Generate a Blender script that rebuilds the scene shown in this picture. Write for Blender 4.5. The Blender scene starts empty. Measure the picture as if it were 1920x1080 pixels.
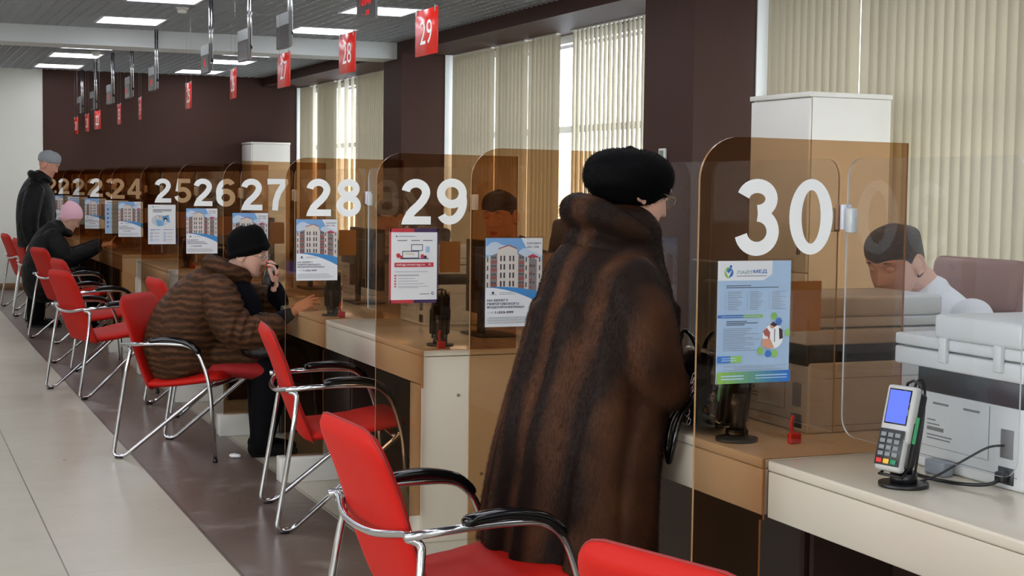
import bpy, bmesh, math, random
from mathutils import Vector, Matrix, Euler
random.seed(7)
PI = math.pi
scene = bpy.context.scene
COL = scene.collection

# ------------------------------------------------------------------ camera, world, exposure
CAM_Z = 1.45
cam_data = bpy.data.cameras.new('camera')
cam_data.sensor_width = 36
cam_data.lens = 2830.0 / 1920 * 36
cam_data.clip_start = 0.05
cam = bpy.data.objects.new('camera', cam_data)
COL.objects.link(cam)
_right = Vector((0.92279221, -0.3850902, 0.01265228))
_up = Vector((0.01428131, 0.06700049, 0.99765073))
_back = Vector((-0.38503322, -0.92044363, 0.06732712))
cam.matrix_world = Matrix(((_right.x, _up.x, _back.x, 0), (_right.y, _up.y, _back.y, 0),
                           (_right.z, _up.z, _back.z, CAM_Z), (0, 0, 0, 1)))
scene.camera = cam
vs = scene.view_settings
vs.view_transform = 'Standard'; vs.look = 'None'; vs.gamma = 1.0; vs.use_curve_mapping = False
vs.exposure = 0.32
scene.cycles.use_denoising = True
scene.cycles.transparent_max_bounces = 40
scene.cycles.max_bounces = 9
scene.cycles.diffuse_bounces = 5
scene.cycles.sample_clamp_indirect = 6.0
world = bpy.data.worlds.new('overcast_sky'); scene.world = world; world.use_nodes = True
wn = world.node_tree.nodes; wn['Background'].inputs[0].default_value = (0.93, 0.97, 1.0, 1)
wn['Background'].inputs[1].default_value = 6.0
LIGHT_E = 7.0

# ------------------------------------------------------------------ materials
def rgb(r, g, b):
    f = lambda c: (c/255/12.92) if c/255 <= 0.04045 else ((c/255+0.055)/1.055)**2.4
    return (f(r), f(g), f(b), 1)
MATS = {}
def mat(name, col=(200, 200, 200), rough=0.5, metal=0.0, spec=0.5, **k):
    if name in MATS: return MATS[name]
    m = bpy.data.materials.new(name); m.use_nodes = True
    p = m.node_tree.nodes['Principled BSDF']
    p.inputs['Base Color'].default_value = rgb(*col)
    p.inputs['Roughness'].default_value = rough
    p.inputs['Metallic'].default_value = metal
    p.inputs['Specular IOR Level'].default_value = spec
    for a, b in k.items():
        p.inputs[a.replace('_', ' ')].default_value = b
    MATS[name] = m
    return m
def nodes(m): return m.node_tree.nodes, m.node_tree.links
def noise_bump(m, scale=40, strength=0.2, dist=0.01, detail=4, stretch=(1, 1, 1)):
    n, l = nodes(m); p = n['Principled BSDF']
    tc = n.new('ShaderNodeTexCoord'); mp = n.new('ShaderNodeMapping'); mp.inputs['Scale'].default_value = stretch
    t = n.new('ShaderNodeTexNoise'); t.inputs['Scale'].default_value = scale; t.inputs['Detail'].default_value = detail
    b = n.new('ShaderNodeBump'); b.inputs['Strength'].default_value = strength; b.inputs['Distance'].default_value = dist
    l.new(tc.outputs['Object'], mp.inputs[0]); l.new(mp.outputs[0], t.inputs['Vector'])
    l.new(t.outputs['Fac'], b.inputs['Height']); l.new(b.outputs[0], p.inputs['Normal'])
    return m
def emit(name, col, s):
    if name in MATS: return MATS[name]
    m = bpy.data.materials.new(name); m.use_nodes = True; n, l = nodes(m)
    n.remove(n['Principled BSDF'])
    e = n.new('ShaderNodeEmission'); e.inputs[0].default_value = rgb(*col); e.inputs[1].default_value = s
    l.new(e.outputs[0], n['Material Output'].inputs[0]); MATS[name] = m
    return m
def thin_glass(name, tint, rough=0.02, gl=1.0, haze=0.0, ior=1.45):
    """clear or tinted sheet: coloured transparency under a Fresnel gloss, each face carries half the tint"""
    m = bpy.data.materials.new(name); m.use_nodes = True; n, l = nodes(m)
    n.remove(n['Principled BSDF'])
    t = n.new('ShaderNodeBsdfTransparent'); t.inputs[0].default_value = (*tint, 1)
    g = n.new('ShaderNodeBsdfGlossy'); g.inputs['Roughness'].default_value = rough; g.inputs[0].default_value = (gl, gl, gl, 1)
    f = n.new('ShaderNodeFresnel'); f.inputs[0].default_value = ior
    geo = n.new('ShaderNodeNewGeometry'); inv = n.new('ShaderNodeMath'); inv.operation = 'SUBTRACT'; inv.inputs[0].default_value = 1
    mul = n.new('ShaderNodeMath'); mul.operation = 'MULTIPLY'
    l.new(geo.outputs['Backfacing'], inv.inputs[1]); l.new(f.outputs[0], mul.inputs[0]); l.new(inv.outputs[0], mul.inputs[1])
    mx = n.new('ShaderNodeMixShader'); l.new(mul.outputs[0], mx.inputs[0]); l.new(t.outputs[0], mx.inputs[1]); l.new(g.outputs[0], mx.inputs[2])
    out = mx
    if haze:
        d = n.new('ShaderNodeBsdfDiffuse'); d.inputs[0].default_value = (0.75, 0.8, 0.88, 1)
        m2 = n.new('ShaderNodeMixShader'); m2.inputs[0].default_value = haze
        l.new(mx.outputs[0], m2.inputs[1]); l.new(d.outputs[0], m2.inputs[2]); out = m2
    l.new(out.outputs[0], n['Material Output'].inputs[0]); MATS[name] = m
    return m

M_white = mat('white_laminate', (214, 211, 203), 0.25)
M_desk = mat('cream_laminate', (202, 193, 176), 0.16)
M_desk_d = mat('dark_brown_laminate', (46, 30, 24), 0.35)
M_wall_w = noise_bump(mat('white_wall_paint', (212, 212, 203), 0.7), 60, 0.05)
M_wall_b = noise_bump(mat('dark_brown_wall_paint', (64, 41, 34), 0.6, 0, 0.22), 60, 0.05)
M_wall_b2 = noise_bump(mat('grey_brown_column_paint', (74, 54, 47), 0.6, 0, 0.22), 60, 0.05)
M_chrome = mat('chrome', (205, 205, 208), 0.12, 1.0)
M_black = mat('black_plastic', (16, 16, 17), 0.35)
M_blackg = mat('black_gloss', (12, 12, 13), 0.12)
M_red = noise_bump(mat('red_leatherette', (186, 27, 18), 0.55, 0, 0.16), 350, 0.12, 0.002)
M_redseam = mat('red_seam', (140, 18, 14), 0.5)
M_tint = thin_glass('bronze_tinted_acrylic', (0.745, 0.59, 0.44), 0.01)
M_edge = mat('acrylic_edge', (150, 112, 74), 0.2, 0, 0.8)
M_clear = thin_glass('clear_acrylic', (0.955, 0.965, 0.97), 0.02, haze=0.012)
M_clearedge = mat('clear_acrylic_edge', (190, 196, 198), 0.15)
M_digit = mat('white_vinyl', (238, 240, 238), 0.5)
M_metal = mat('brushed_metal', (170, 170, 172), 0.3, 1.0)

# ------------------------------------------------------------------ mesh helpers
class MB:
    """collects shapes in one mesh with several materials"""
    def __init__(s): s.v = []; s.f = []; s.m = []; s.mats = []; s.sm = []
    def mi(s, m):
        if m not in s.mats: s.mats.append(m)
        return s.mats.index(m)
    def add(s, vs_, fs, m, smooth=False, T=None):
        o = len(s.v); i = s.mi(m)
        s.v += [tuple(T @ Vector(v)) if T else tuple(v) for v in vs_]
        s.f += [tuple(o+k for k in f) for f in fs]; s.m += [i]*len(fs); s.sm += [smooth]*len(fs)
        return s
    def box(s, a, b, m, T=None):
        x0, y0, z0 = a; x1, y1, z1 = b
        V = [(x0,y0,z0),(x1,y0,z0),(x1,y1,z0),(x0,y1,z0),(x0,y0,z1),(x1,y0,z1),(x1,y1,z1),(x0,y1,z1)]
        F = [(0,3,2,1),(4,5,6,7),(0,1,5,4),(1,2,6,5),(2,3,7,6),(3,0,4,7)]
        return s.add(V, F, m, False, T)
    def rbox(s, a, b, m, r=0.005, seg=2, T=None):
        bm = bmesh.new()
        c = [(a[i]+b[i])/2 for i in range(3)]; d = [abs(b[i]-a[i]) for i in range(3)]
        bmesh.ops.create_cube(bm, size=1, matrix=Matrix.Translation(c) @ Matrix.Diagonal((*d, 1)))
        r = min(r, min(d)*0.49)
        bmesh.ops.bevel(bm, geom=list(bm.edges), offset=r, segments=seg, profile=0.5, affect='EDGES')
        bm.verts.index_update()
        s.add([v.co[:] for v in bm.verts], [[v.index for v in f.verts] for f in bm.faces], m, True, T)
        bm.free(); return s
    def prism(s, pts, y0, y1, m, axis='y', T=None, edge=None, smooth=False):
        """pts in the plane, extruded along axis; edge = material of the rim"""
        n = len(pts)
        def P(p, d):
            return {'y': (p[0], d, p[1]), 'z': (p[0], p[1], d), 'x': (d, p[0], p[1])}[axis]
        V = [P(p, y0) for p in pts] + [P(p, y1) for p in pts]
        s.add(V, [tuple(range(n)), tuple(range(2*n-1, n-1, -1))], m, False, T)
        s.add(V, [(i, i+n, (i+1) % n+n, (i+1) % n) for i in range(n)], edge or m, smooth, T)
        return s
    def tube(s, pts, r, m, n=8, closed=False, caps=True, T=None):
        P = [Vector(p) for p in pts]; k = len(P)
        R = r if isinstance(r, (list, tuple)) else [r]*k
        tang = []
        for i in range(k):
            a = P[i-1] if (i > 0 or closed) else P[i]; b = P[(i+1) % k] if (i < k-1 or closed) else P[i]
            t = b-a
            tang.append(t.normalized() if t.length > 1e-9 else Vector((0, 0, 1)))
        up = Vector((0, 0, 1)) if abs(tang[0].z) < 0.9 else Vector((1, 0, 0))
        u = tang[0].cross(up).normalized()
        V = []; F = []
        for i in range(k):
            if i: 
                u = (u - tang[i]*u.dot(tang[i]))
                u = u.normalized() if u.length > 1e-6 else tang[i].orthogonal().normalized()
            w = tang[i].cross(u)
            for j in range(n):
                a = 2*PI*j/n
                V.append(P[i]+(u*math.cos(a)+w*math.sin(a))*R[i])
        for i in range(k if closed else k-1):
            i2 = (i+1) % k
            for j in range(n):
                F.append((i*n+j, i*n+(j+1) % n, i2*n+(j+1) % n, i2*n+j))
        if caps and not closed:
            F.append(tuple(range(n-1, -1, -1))); F.append(tuple((k-1)*n+j for j in range(n)))
        return s.add(V, F, m, True, T)
    def cyl(s, c, r, h, m, n=24, axis='z', T=None, r2=None):
        r2 = r if r2 is None else r2
        d = {'z': (0, 0, 1), 'y': (0, 1, 0), 'x': (1, 0, 0)}[axis]
        e = 1e-4
        a = Vector(c); b = a+Vector(d)*h
        return s.tube([a, a+Vector(d)*e, b-Vector(d)*e, b], [r*0.985, r, r2, r2*0.985], m, n, T=T)
    def sphere(s, c, r, m, n=16, k=10, T=None):
        rr = r if isinstance(r, (tuple, list)) else (r, r, r)
        V = [(c[0], c[1], c[2]+rr[2])]
        for i in range(1, k):
            t = PI*i/k
            for j in range(n):
                a = 2*PI*j/n
                V.append((c[0]+rr[0]*math.sin(t)*math.cos(a), c[1]+rr[1]*math.sin(t)*math.sin(a), c[2]+rr[2]*math.cos(t)))
        V.append((c[0], c[1], c[2]-rr[2])); F = []
        for j in range(n): F.append((0, 1+j, 1+(j+1) % n)); F.append((len(V)-1, len(V)-1-n+(j+1) % n, len(V)-1-n+j))
        for i in range(k-2):
            for j in range(n): F.append((1+i*n+j, 1+(i+1)*n+j, 1+(i+1)*n+(j+1) % n, 1+i*n+(j+1) % n))
        return s.add(V, F, m, True, T)
    def grid(s, fn, nu, nv, m, smooth=True, T=None, closed_u=False):
        V = [fn(i/(nu), j/(nv)) for i in range(nu+1) for j in range(nv+1)]
        F = [(i*(nv+1)+j, (i+1)*(nv+1)+j, (i+1)*(nv+1)+j+1, i*(nv+1)+j+1) for i in range(nu) for j in range(nv)]
        return s.add(V, F, m, smooth, T)
    def build(s, name, parent=None, loc=None, rot=None):
        me = bpy.data.meshes.new(name); me.from_pydata(s.v, [], s.f)
        for m in s.mats: me.materials.append(m)
        me.polygons.foreach_set('material_index', s.m); me.polygons.foreach_set('use_smooth', s.sm)
        me.update()
        o = bpy.data.objects.new(name, me); COL.objects.link(o)
        if parent: o.parent = parent
        if loc: o.location = loc
        if rot: o.rotation_euler = rot
        return o
def tag(o, label=None, cat=None, group=None, kind=None):
    if label: o['label'] = label
    if cat: o['category'] = cat
    if group: o['group'] = group
    if kind: o['kind'] = kind
    return o
def empty(name, loc=(0, 0, 0), rz=0, label=None, cat=None, group=None, kind=None):
    o = bpy.data.objects.new(name, None); COL.objects.link(o); o.location = loc; o.rotation_euler = (0, 0, rz)
    o.empty_display_size = 0.05
    return tag(o, label, cat, group, kind)
def struct(o): o['kind'] = 'structure'; return o
def copy_tree(o, parent=None):
    c = o.copy(); COL.objects.link(c)
    if parent: c.parent = parent
    for ch in list(o.children): copy_tree(ch, c)
    return c
def smooth_path(pts, k=6):
    P = [Vector(p) for p in pts]; out = []
    for i in range(len(P)-1):
        p0 = P[max(i-1, 0)]; p1 = P[i]; p2 = P[i+1]; p3 = P[min(i+2, len(P)-1)]
        for j in range(k):
            t = j/k
            out.append(0.5*((2*p1)+(-p0+p2)*t+(2*p0-5*p1+4*p2-p3)*t*t+(-p0+3*p1-3*p2+p3)*t**3))
    out.append(P[-1]); return out
def fillet(pts, rad, k=5):
    """polyline with rounded corners"""
    P = [Vector(p) for p in pts]; out = [P[0]]
    rad = rad if isinstance(rad, (list, tuple)) else [rad]*len(P)
    for i in range(1, len(P)-1):
        a = (P[i-1]-P[i]); b = (P[i+1]-P[i]); r = min(rad[i], a.length*0.49, b.length*0.49)
        s_ = P[i]+a.normalized()*r; e = P[i]+b.normalized()*r
        for j in range(k+1):
            t = j/k; out.append((1-t)**2*s_+2*t*(1-t)*P[i]+t*t*e)
    out.append(P[-1]); return out
def rrect(x0, z0, x1, z1, r=0.02, k=5, corners=(1, 1, 1, 1)):
    """rounded rectangle outline, corners = (bl, br, tr, tl)"""
    out = []
    for (cx, cz, sx, sz, a0, on) in ((x0, z0, 1, 1, PI, corners[0]), (x1, z0, -1, 1, 1.5*PI, corners[1]),
                                     (x1, z1, -1, -1, 0, corners[2]), (x0, z1, 1, -1, 0.5*PI, corners[3])):
        rr = r*on
        if rr <= 0: out.append((cx, cz)); continue
        for j in range(k+1):
            a = a0+0.5*PI*j/k
            out.append((cx+sx*rr+rr*math.cos(a), cz+sz*rr+rr*math.sin(a)))
    return out
_txt = {}
def text_mesh(s, bold=0.0):
    """(verts2d, faces) of a word at size 1"""
    key = (s, bold)
    if key in _txt: return _txt[key]
    cu = bpy.data.curves.new('t', 'FONT'); cu.body = s; cu.resolution_u = 3; cu.offset = bold; cu.fill_mode = 'BOTH' if False else 'FRONT'
    ob = bpy.data.objects.new('t', cu); COL.objects.link(ob)
    bpy.context.view_layer.update()
    me = bpy.data.meshes.new_from_object(ob.evaluated_get(bpy.context.evaluated_depsgraph_get()))
    V = [(v.co.x, v.co.y) for v in me.vertices]; F = [tuple(p.vertices) for p in me.polygons]
    bpy.data.objects.remove(ob); bpy.data.meshes.remove(me); bpy.data.curves.remove(cu)
    _txt[key] = (V, F); return V, F
def put_text(mb, s, x, z, w, h, m, y=0.0, bold=0.02, T=None):
    """fits the word s in the box (x..x+w, z..z+h) of the plane y"""
    V, F = text_mesh(s, bold)
    if not V: return
    a = min(v[0] for v in V); b = max(v[0] for v in V); c = min(v[1] for v in V); d = max(v[1] for v in V)
    sx = w/max(b-a, 1e-6); sz = h/max(d-c, 1e-6)
    mb.add([(x+(v[0]-a)*sx, y, z+(v[1]-c)*sz) for v in V], F, m, False, T)

# Arial-like bold digits as stroked outlines, unit cell 0.56 x 0.72
def _arc(cx, cy, rx, ry, a0, a1, k=14):
    return [(cx+rx*math.cos(math.radians(a0+(a1-a0)*i/k)), cy+ry*math.sin(math.radians(a0+(a1-a0)*i/k))) for i in range(k+1)]
def _stroke(path, w):
    """band of width w about a centre line"""
    P = [Vector(p) for p in path]; L = []; R = []
    for i, p in enumerate(P):
        a = P[max(i-1, 0)]; b = P[min(i+1, len(P)-1)]; t = (b-a).normalized(); n_ = Vector((-t.y, t.x))
        ww = w[i] if isinstance(w, list) else w
        L.append(p+n_*ww/2); R.append(p-n_*ww/2)
    V = [tuple(p) for p in L]+[tuple(p) for p in R]; k = len(P)
    return V, [(i, i+k, i+1+k, i+1) for i in range(k-1)]
def digit(ch):
    """list of (verts, faces) patches, cell 0..0.5 wide, 0..0.72 high"""
    W = 0.135
    if ch == '0':
        o = _arc(.25, .36, .245, .37, 0, 360, 40)[:-1]; i_ = _arc(.25, .36, .107, .262, 0, 360, 40)[:-1]
        return [(o+i_, [(j, (j+1) % 40, 40+(j+1) % 40, 40+j) for j in range(40)])]
    if ch == '1':
        return [([(.2, 0), (.34, 0), (.34, .72), (.225, .72), (.2, .63), (.2, .5)], [(0, 1, 2, 3, 4, 5)]), ([(.2, .63), (.225, .72), (.06, .61), (.06, .48), (.2, .55)], [(0, 1, 2, 3, 4)])]
    if ch == '2':
        pth = _arc(.245, .505, .165, .145, 172, -20, 18)+[(.36, .38), (.29, .30), (.20, .22), (.13, .14)]
        return [_stroke(pth, W), ([(0.01, 0), (.49, 0), (.49, .128), (.215, .128), (.175, .19), (.085, .18), (.035, .09)], [(0, 1, 2, 3, 4, 5, 6)])]
    if ch == '3':
        return [_stroke(_arc(.235, .530, .155, .125, 165, -88, 20), W), _stroke(_arc(.235, .215, .175, .165, 88, -168, 24), W)]
    if ch == '4':
        return [([(.29, 0), (.42, 0), (.42, .72), (.29, .72)], [(0, 1, 2, 3)]), ([(.0, .145), (.5, .145), (.5, .265), (.0, .265)], [(0, 1, 2, 3)]),
                ([(.0, .265), (.14, .265), (.29, .52), (.29, .72)], [(0, 1, 2, 3)])]
    if ch == '5':
        return [([(.09, .72), (.46, .72), (.46, .59), (.19, .59)], [(0, 1, 2, 3)]), ([(.09, .72), (.03, .345), (.15, .33), (.2, .62)], [(0, 1, 2, 3)]),
                _stroke([(.10, .37)]+_arc(.24, .235, .18, .17, 118, -168, 22), W)]
    if ch in '69':
        r = [_ring(.25, .225, .18, .17, W)] + [_stroke(_arc(.30, .36, .235, .30, 205, 112, 14)+_arc(.275, .53, .15, .128, 84, 20, 8), W)]
        if ch == '9': r = [([(0.5-x, .72-y) for x, y in V], F) for V, F in r]
        return r
    if ch == '7':
        return [([(.02, .72), (.49, .72), (.49, .61), (.02, .59)], [(0, 1, 2, 3)]), _stroke([(.44, .66), (.36, .55), (.27, .40), (.21, .22), (.19, 0)], W)]
    if ch == '8':
        return [_ring(.25, .53, .15, .125, W), _ring(.25, .205, .175, .15, W)]
    return []
def _ring(cx, cy, rx, ry, w, k=28):
    o = _arc(cx, cy, rx+w/2, ry+w/2, 0, 360, k)[:-1]; i_ = _arc(cx, cy, rx-w/2, ry-w/2, 0, 360, k)[:-1]
    return (o+i_, [(j, (j+1) % k, k+(j+1) % k, k+j) for j in range(k)])

# ------------------------------------------------------------------ room shell
ZC = 2.909; XS = 4.941; YB = 20.98; XL = -4.2; YN = -3.5
def floor_mat():
    m = bpy.data.materials.new('floor_tiles'); m.use_nodes = True; n, l = nodes(m); p = n['Principled BSDF']
    geo = n.new('ShaderNodeNewGeometry'); sep = n.new('ShaderNodeSeparateXYZ'); l.new(geo.outputs['Position'], sep.inputs[0])
    def M(op, a, b=None, c=None):
        k = n.new('ShaderNodeMath'); k.operation = op
        for i, v in enumerate((a, b, c)):
            if v is None: continue
            if isinstance(v, (int, float)): k.inputs[i].default_value = v
            else: l.new(v, k.inputs[i])
        return k.outputs[0]
    def line(src, off, pitch, w):
        t = M('DIVIDE', M('SUBTRACT', src, off), pitch)
        fr = M('FRACT', M('ADD', t, 1000.5)); d = M('MULTIPLY', M('ABSOLUTE', M('SUBTRACT', fr, 0.5)), pitch)
        return M('LESS_THAN', d, w)
    gx = line(sep.outputs[0], 0.018, 0.6, 0.0030); gy = line(sep.outputs[1], 5.69, 0.615, 0.0013)
    bx = M('MULTIPLY', M('GREATER_THAN', sep.outputs[0], 1.207), M('LESS_THAN', sep.outputs[0], 1.806))
    # tile to tile tone
    ix = M('FLOOR', M('DIVIDE', M('SUBTRACT', sep.outputs[0], 0.010), 0.6)); iy = M('FLOOR', M('DIVIDE', M('SUBTRACT', sep.outputs[1], 5.69), 0.615))
    comb = n.new('ShaderNodeCombineXYZ'); l.new(ix, comb.inputs[0]); l.new(iy, comb.inputs[1])
    wn_ = n.new('ShaderNodeTexWhiteNoise'); l.new(comb.outputs[0], wn_.inputs[0])
    ns = n.new('ShaderNodeTexNoise'); ns.inputs['Scale'].default_value = 2.2; ns.inputs['Detail'].default_value = 6
    l.new(geo.outputs['Position'], ns.inputs['Vector'])
    def mixc(f, a, b):
        k = n.new('ShaderNodeMix'); k.data_type = 'RGBA'
        if isinstance(f, (int, float)): k.inputs[0].default_value = f
        else: l.new(f, k.inputs[0])
        for i, v in ((6, a), (7, b)):
            if isinstance(v, tuple): k.inputs[i].default_value = v
            else: l.new(v, k.inputs[i])
        return k.outputs[2]
    beige = mixc(ns.outputs['Fac'], rgb(174, 167, 148), rgb(192, 187, 170))
    beige = mixc(M('MULTIPLY', wn_.outputs[0], 0.25), beige, rgb(166, 158, 140))
    ns2 = n.new('ShaderNodeTexNoise'); ns2.inputs['Scale'].default_value = 5; ns2.inputs['Detail'].default_value = 8; ns2.inputs['Roughness'].default_value = 0.7
    l.new(geo.outputs['Position'], ns2.inputs['Vector'])
    brown = mixc(ns.outputs['Fac'], rgb(92, 76, 66), rgb(114, 98, 88))
    # dried slush marks on the brown tiles
    rp = n.new('ShaderNodeValToRGB'); rp.color_ramp.elements[0].position = 0.52; rp.color_ramp.elements[1].position = 0.70
    l.new(ns2.outputs['Fac'], rp.inputs[0])
    brown = mixc(M('MULTIPLY', rp.outputs[0], 0.5), brown, rgb(160, 152, 144))
    base = mixc(bx, beige, brown)
    gr = M('MAXIMUM', M('MULTIPLY', gx, 0.85), M('MULTIPLY', gy, 0.45))
    base = mixc(gr, base, mixc(bx, rgb(84, 76, 66), rgb(52, 44, 40)))
    l.new(base, p.inputs['Base Color'])
    l.new(M('ADD', 0.2, M('MULTIPLY', ns2.outputs['Fac'], 0.22)), p.inputs['Roughness'])
    p.inputs['Specular IOR Level'].default_value = 0.42
    return m
M_floor = floor_mat()
struct(MB().box((XL, YN, -0.05), (6.2, YB+0.3, 0), M_floor).build('floor'))
# back wall: white plaster on the left, dark brown paint on the right
struct(MB().box((XL, YB, 0), (1.997, YB+0.3, 3.3), M_wall_w).box((1.997, YB-0.003, 0), (6.2, YB+0.3, 3.3), M_wall_b).build('wall_back'))
M_skirt = mat('tan_skirting', (150, 116, 84), 0.4)
struct(MB().rbox((XL, YB-0.018, 0), (1.997, YB, 0.085), M_skirt, 0.003, 1).rbox((1.997, YB-0.02, 0), (5.0, YB, 0.085), M_skirt, 0.003, 1).build('baseboard_back'))
# unseen window openings added behind and left of the camera to light near counters
ADDED_LWIN = (-2.6, 6.6, 0.95, 2.55); ADDED_FWIN = (-2.6, 1.6, 1.2, 2.5)
lw = MB()
lw.box((XL-0.2, YN, 0), (XL, ADDED_LWIN[0], 3.3), M_wall_w).box((XL-0.2, ADDED_LWIN[1], 0), (XL, YB, 3.3), M_wall_w)
lw.box((XL-0.2, ADDED_LWIN[0], 0), (XL, ADDED_LWIN[1], ADDED_LWIN[2]), M_wall_w).box((XL-0.2, ADDED_LWIN[0], ADDED_LWIN[3]), (XL, ADDED_LWIN[1], 3.3), M_wall_w)
struct(lw.build('wall_left'))
fw = MB()
fw.box((XL, YN-0.2, 0), (ADDED_FWIN[0], YN, 3.3), M_wall_w).box((ADDED_FWIN[1], YN-0.2, 0), (6.2, YN, 3.3), M_wall_w)
fw.box((ADDED_FWIN[0], YN-0.2, 0), (ADDED_FWIN[1], YN, ADDED_FWIN[2]), M_wall_w).box((ADDED_FWIN[0], YN-0.2, ADDED_FWIN[3]), (ADDED_FWIN[1], YN, 3.3), M_wall_w)
struct(fw.build('wall_front'))
_mf = mat('white_window_frame', (222, 226, 230), 0.35)
w = MB()
for k in range(9):
    yy = ADDED_LWIN[0]+(ADDED_LWIN[1]-ADDED_LWIN[0])*k/8; w.box((XL-0.15, yy-0.03, ADDED_LWIN[2]), (XL-0.09, yy+0.03, ADDED_LWIN[3]), _mf)
struct(w.build('added_window_left'))
w = MB()
for k in range(6):
    xx = ADDED_FWIN[0]+(ADDED_FWIN[1]-ADDED_FWIN[0])*k/5; w.box((xx-0.03, YN-0.15, ADDED_FWIN[2]), (xx+0.03, YN-0.09, ADDED_FWIN[3]), _mf)
struct(w.build('added_window_front'))
# window wall (right): piers, sill wall, bulkhead
WIN = [(15.41, YB-0.003, 'window_1'), (9.463, 14.807, 'window_2'), (1.2, 8.76, 'window_3')]
XP = 5.40; XW = 5.66; ZS = 2.795; ZSILL = 0.62
pm = MB()
for y0, y1 in ((14.807, 15.41), (8.76, 9.463), (YN, 1.2)):
    pm.box((XS, y0, 0), (6.2, y1, ZS), M_wall_b)
for y0, y1, _ in WIN:
    pm.box((XP, y0, 0), (6.2, y1, ZSILL), M_wall_w)
pm.box((XS, YN, ZS), (6.2, YB, ZC+0.3), M_wall_b)
struct(pm.build('wall_right'))
M_reveal = mat('white_reveal_paint', (225, 228, 228), 0.6)
rv = MB()
for y0, y1, _ in WIN:
    rv.box((XP+0.01 if y1 < 20 else 5.44, y1-0.012, ZSILL), (6.15, y1+0.001, ZS), M_reveal)
    rv.box((XP+0.01, y0-0.001, ZSILL), (6.15, y0+0.012, ZS), M_reveal)
struct(rv.build('trim_1'))
M_frame = mat('white_window_frame', (222, 226, 230), 0.35)
M_pane = thin_glass('window_pane', (0.97, 0.98, 0.985), 0.01)
for y0, y1, nm in WIN:
    w = MB(); k = max(2, round((y1-y0)/1.35))
    w.box((XW, y0, ZSILL), (XW+0.07, y1, ZSILL+0.07), M_frame).box((XW, y0, ZS-0.07), (XW+0.07, y1, ZS), M_frame)
    for i in range(k+1):
        yy = y0+(y1-y0)*i/k; yy = min(max(yy, y0+0.035), y1-0.035)
        w.box((XW, yy-0.035, ZSILL+0.07), (XW+0.07, yy+0.035, ZS-0.07), M_frame)
    w.box((XW+0.002, y0, 1.93), (XW+0.068, y1, 1.99), M_frame)
    fr = struct(w.build(nm))
    s_ = MB().rbox((XP-0.03, y0+0.014, ZSILL-0.03), (XW, y1-0.014, ZSILL+0.001), M_white, 0.006).build('window_sill', fr)
    g = MB()
    for i in range(k):
        a = y0+(y1-y0)*i/k+0.036; b = y0+(y1-y0)*(i+1)/k-0.036
        for (z0, z1) in ((ZSILL+0.07, 1.93), (1.99, ZS-0.07)):
            g.box((XW+0.03, a, z0), (XW+0.036, b, z1), M_pane)
    g.build('pane', fr)
# snowy ground and a pale building across the yard, glimpsed through the gaps of the blinds
struct(MB().box((6.2, -12, -0.9), (60, 40, -0.8), mat('snowy_ground', (205, 210, 216), 0.8)).build('ground'))
# ceiling: open cell grid under a dark void
M_grid = mat('silver_grey_ceiling_grid', (168, 170, 172), 0.38, 0.35)
M_void = mat('dark_ceiling_void', (40, 40, 42), 0.9)
CELL = 0.1; BW = 0.008
LX = [(1.835, 2.415), (3.625, 4.2), (0.03, 0.61), (-1.77, -1.19), (-3.57, -2.99)]
LY = [(12.0, 12.6), (13.87, 14.47), (16.86, 17.4), (18.06, 18.68), (19.88, 20.5), (10.2, 10.8), (8.4, 9.0), (6.6, 7.2), (4.8, 5.4), (3.0, 3.6), (1.2, 1.8), (-0.6, 0), (-2.4, -1.8)]
cg = MB()
def inlight(x, y): return any(a-0.012 < x < b+0.012 for a, b in LX) and any(a-0.012 < y < b+0.012 for a, b in LY)
def runs(vals, lo, hi, bad):
    """sub-intervals of lo..hi free of the light openings"""
    cuts = [lo]; 
    for a, b in sorted(bad): cuts += [a-0.012, b+0.012]
    cuts.append(hi)
    return [(cuts[i], cuts[i+1]) for i in range(0, len(cuts), 2) if cuts[i+1]-cuts[i] > 0.01]
BEAM = (14.968, 15.42)
x = XL+0.05; zz0, zz1 = ZC, ZC+0.04
def blade(x0, y0, x1, y1):
    cg.box((x0, y0, zz0), (x1, y1, zz1), M_grid)
i = 0
xs = [XL+0.05+CELL*k for k in range(int((XS-XL)/CELL))]
ys = [YN+0.05+CELL*k for k in range(int((YB-YN)/CELL))]
for x in xs:
    inx = any(a-0.012 < x < b+0.012 for a, b in LX)
    bad = [BEAM]+(LY if inx else [])
    for a, b in runs(None, YN, YB, bad): blade(x-BW/2, a, x+BW/2, b)
for y in ys:
    if BEAM[0] < y < BEAM[1]: continue
    iny = any(a-0.012 < y < b+0.012 for a, b in LY)
    for a, b in runs(None, XL, XS, LX if iny else []): blade(a, y-BW/2, b, y+BW/2)
cg.box((XL, YN, ZC+0.13), (XS, YB, ZC+0.16), M_void)
struct(cg.build('ceiling'))
struct(MB().box((XL, BEAM[0], 2.744), (XS, BEAM[1], ZC+0.12), mat('white_beam_paint', (205, 208, 208), 0.6)).build('trim_2'))
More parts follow.
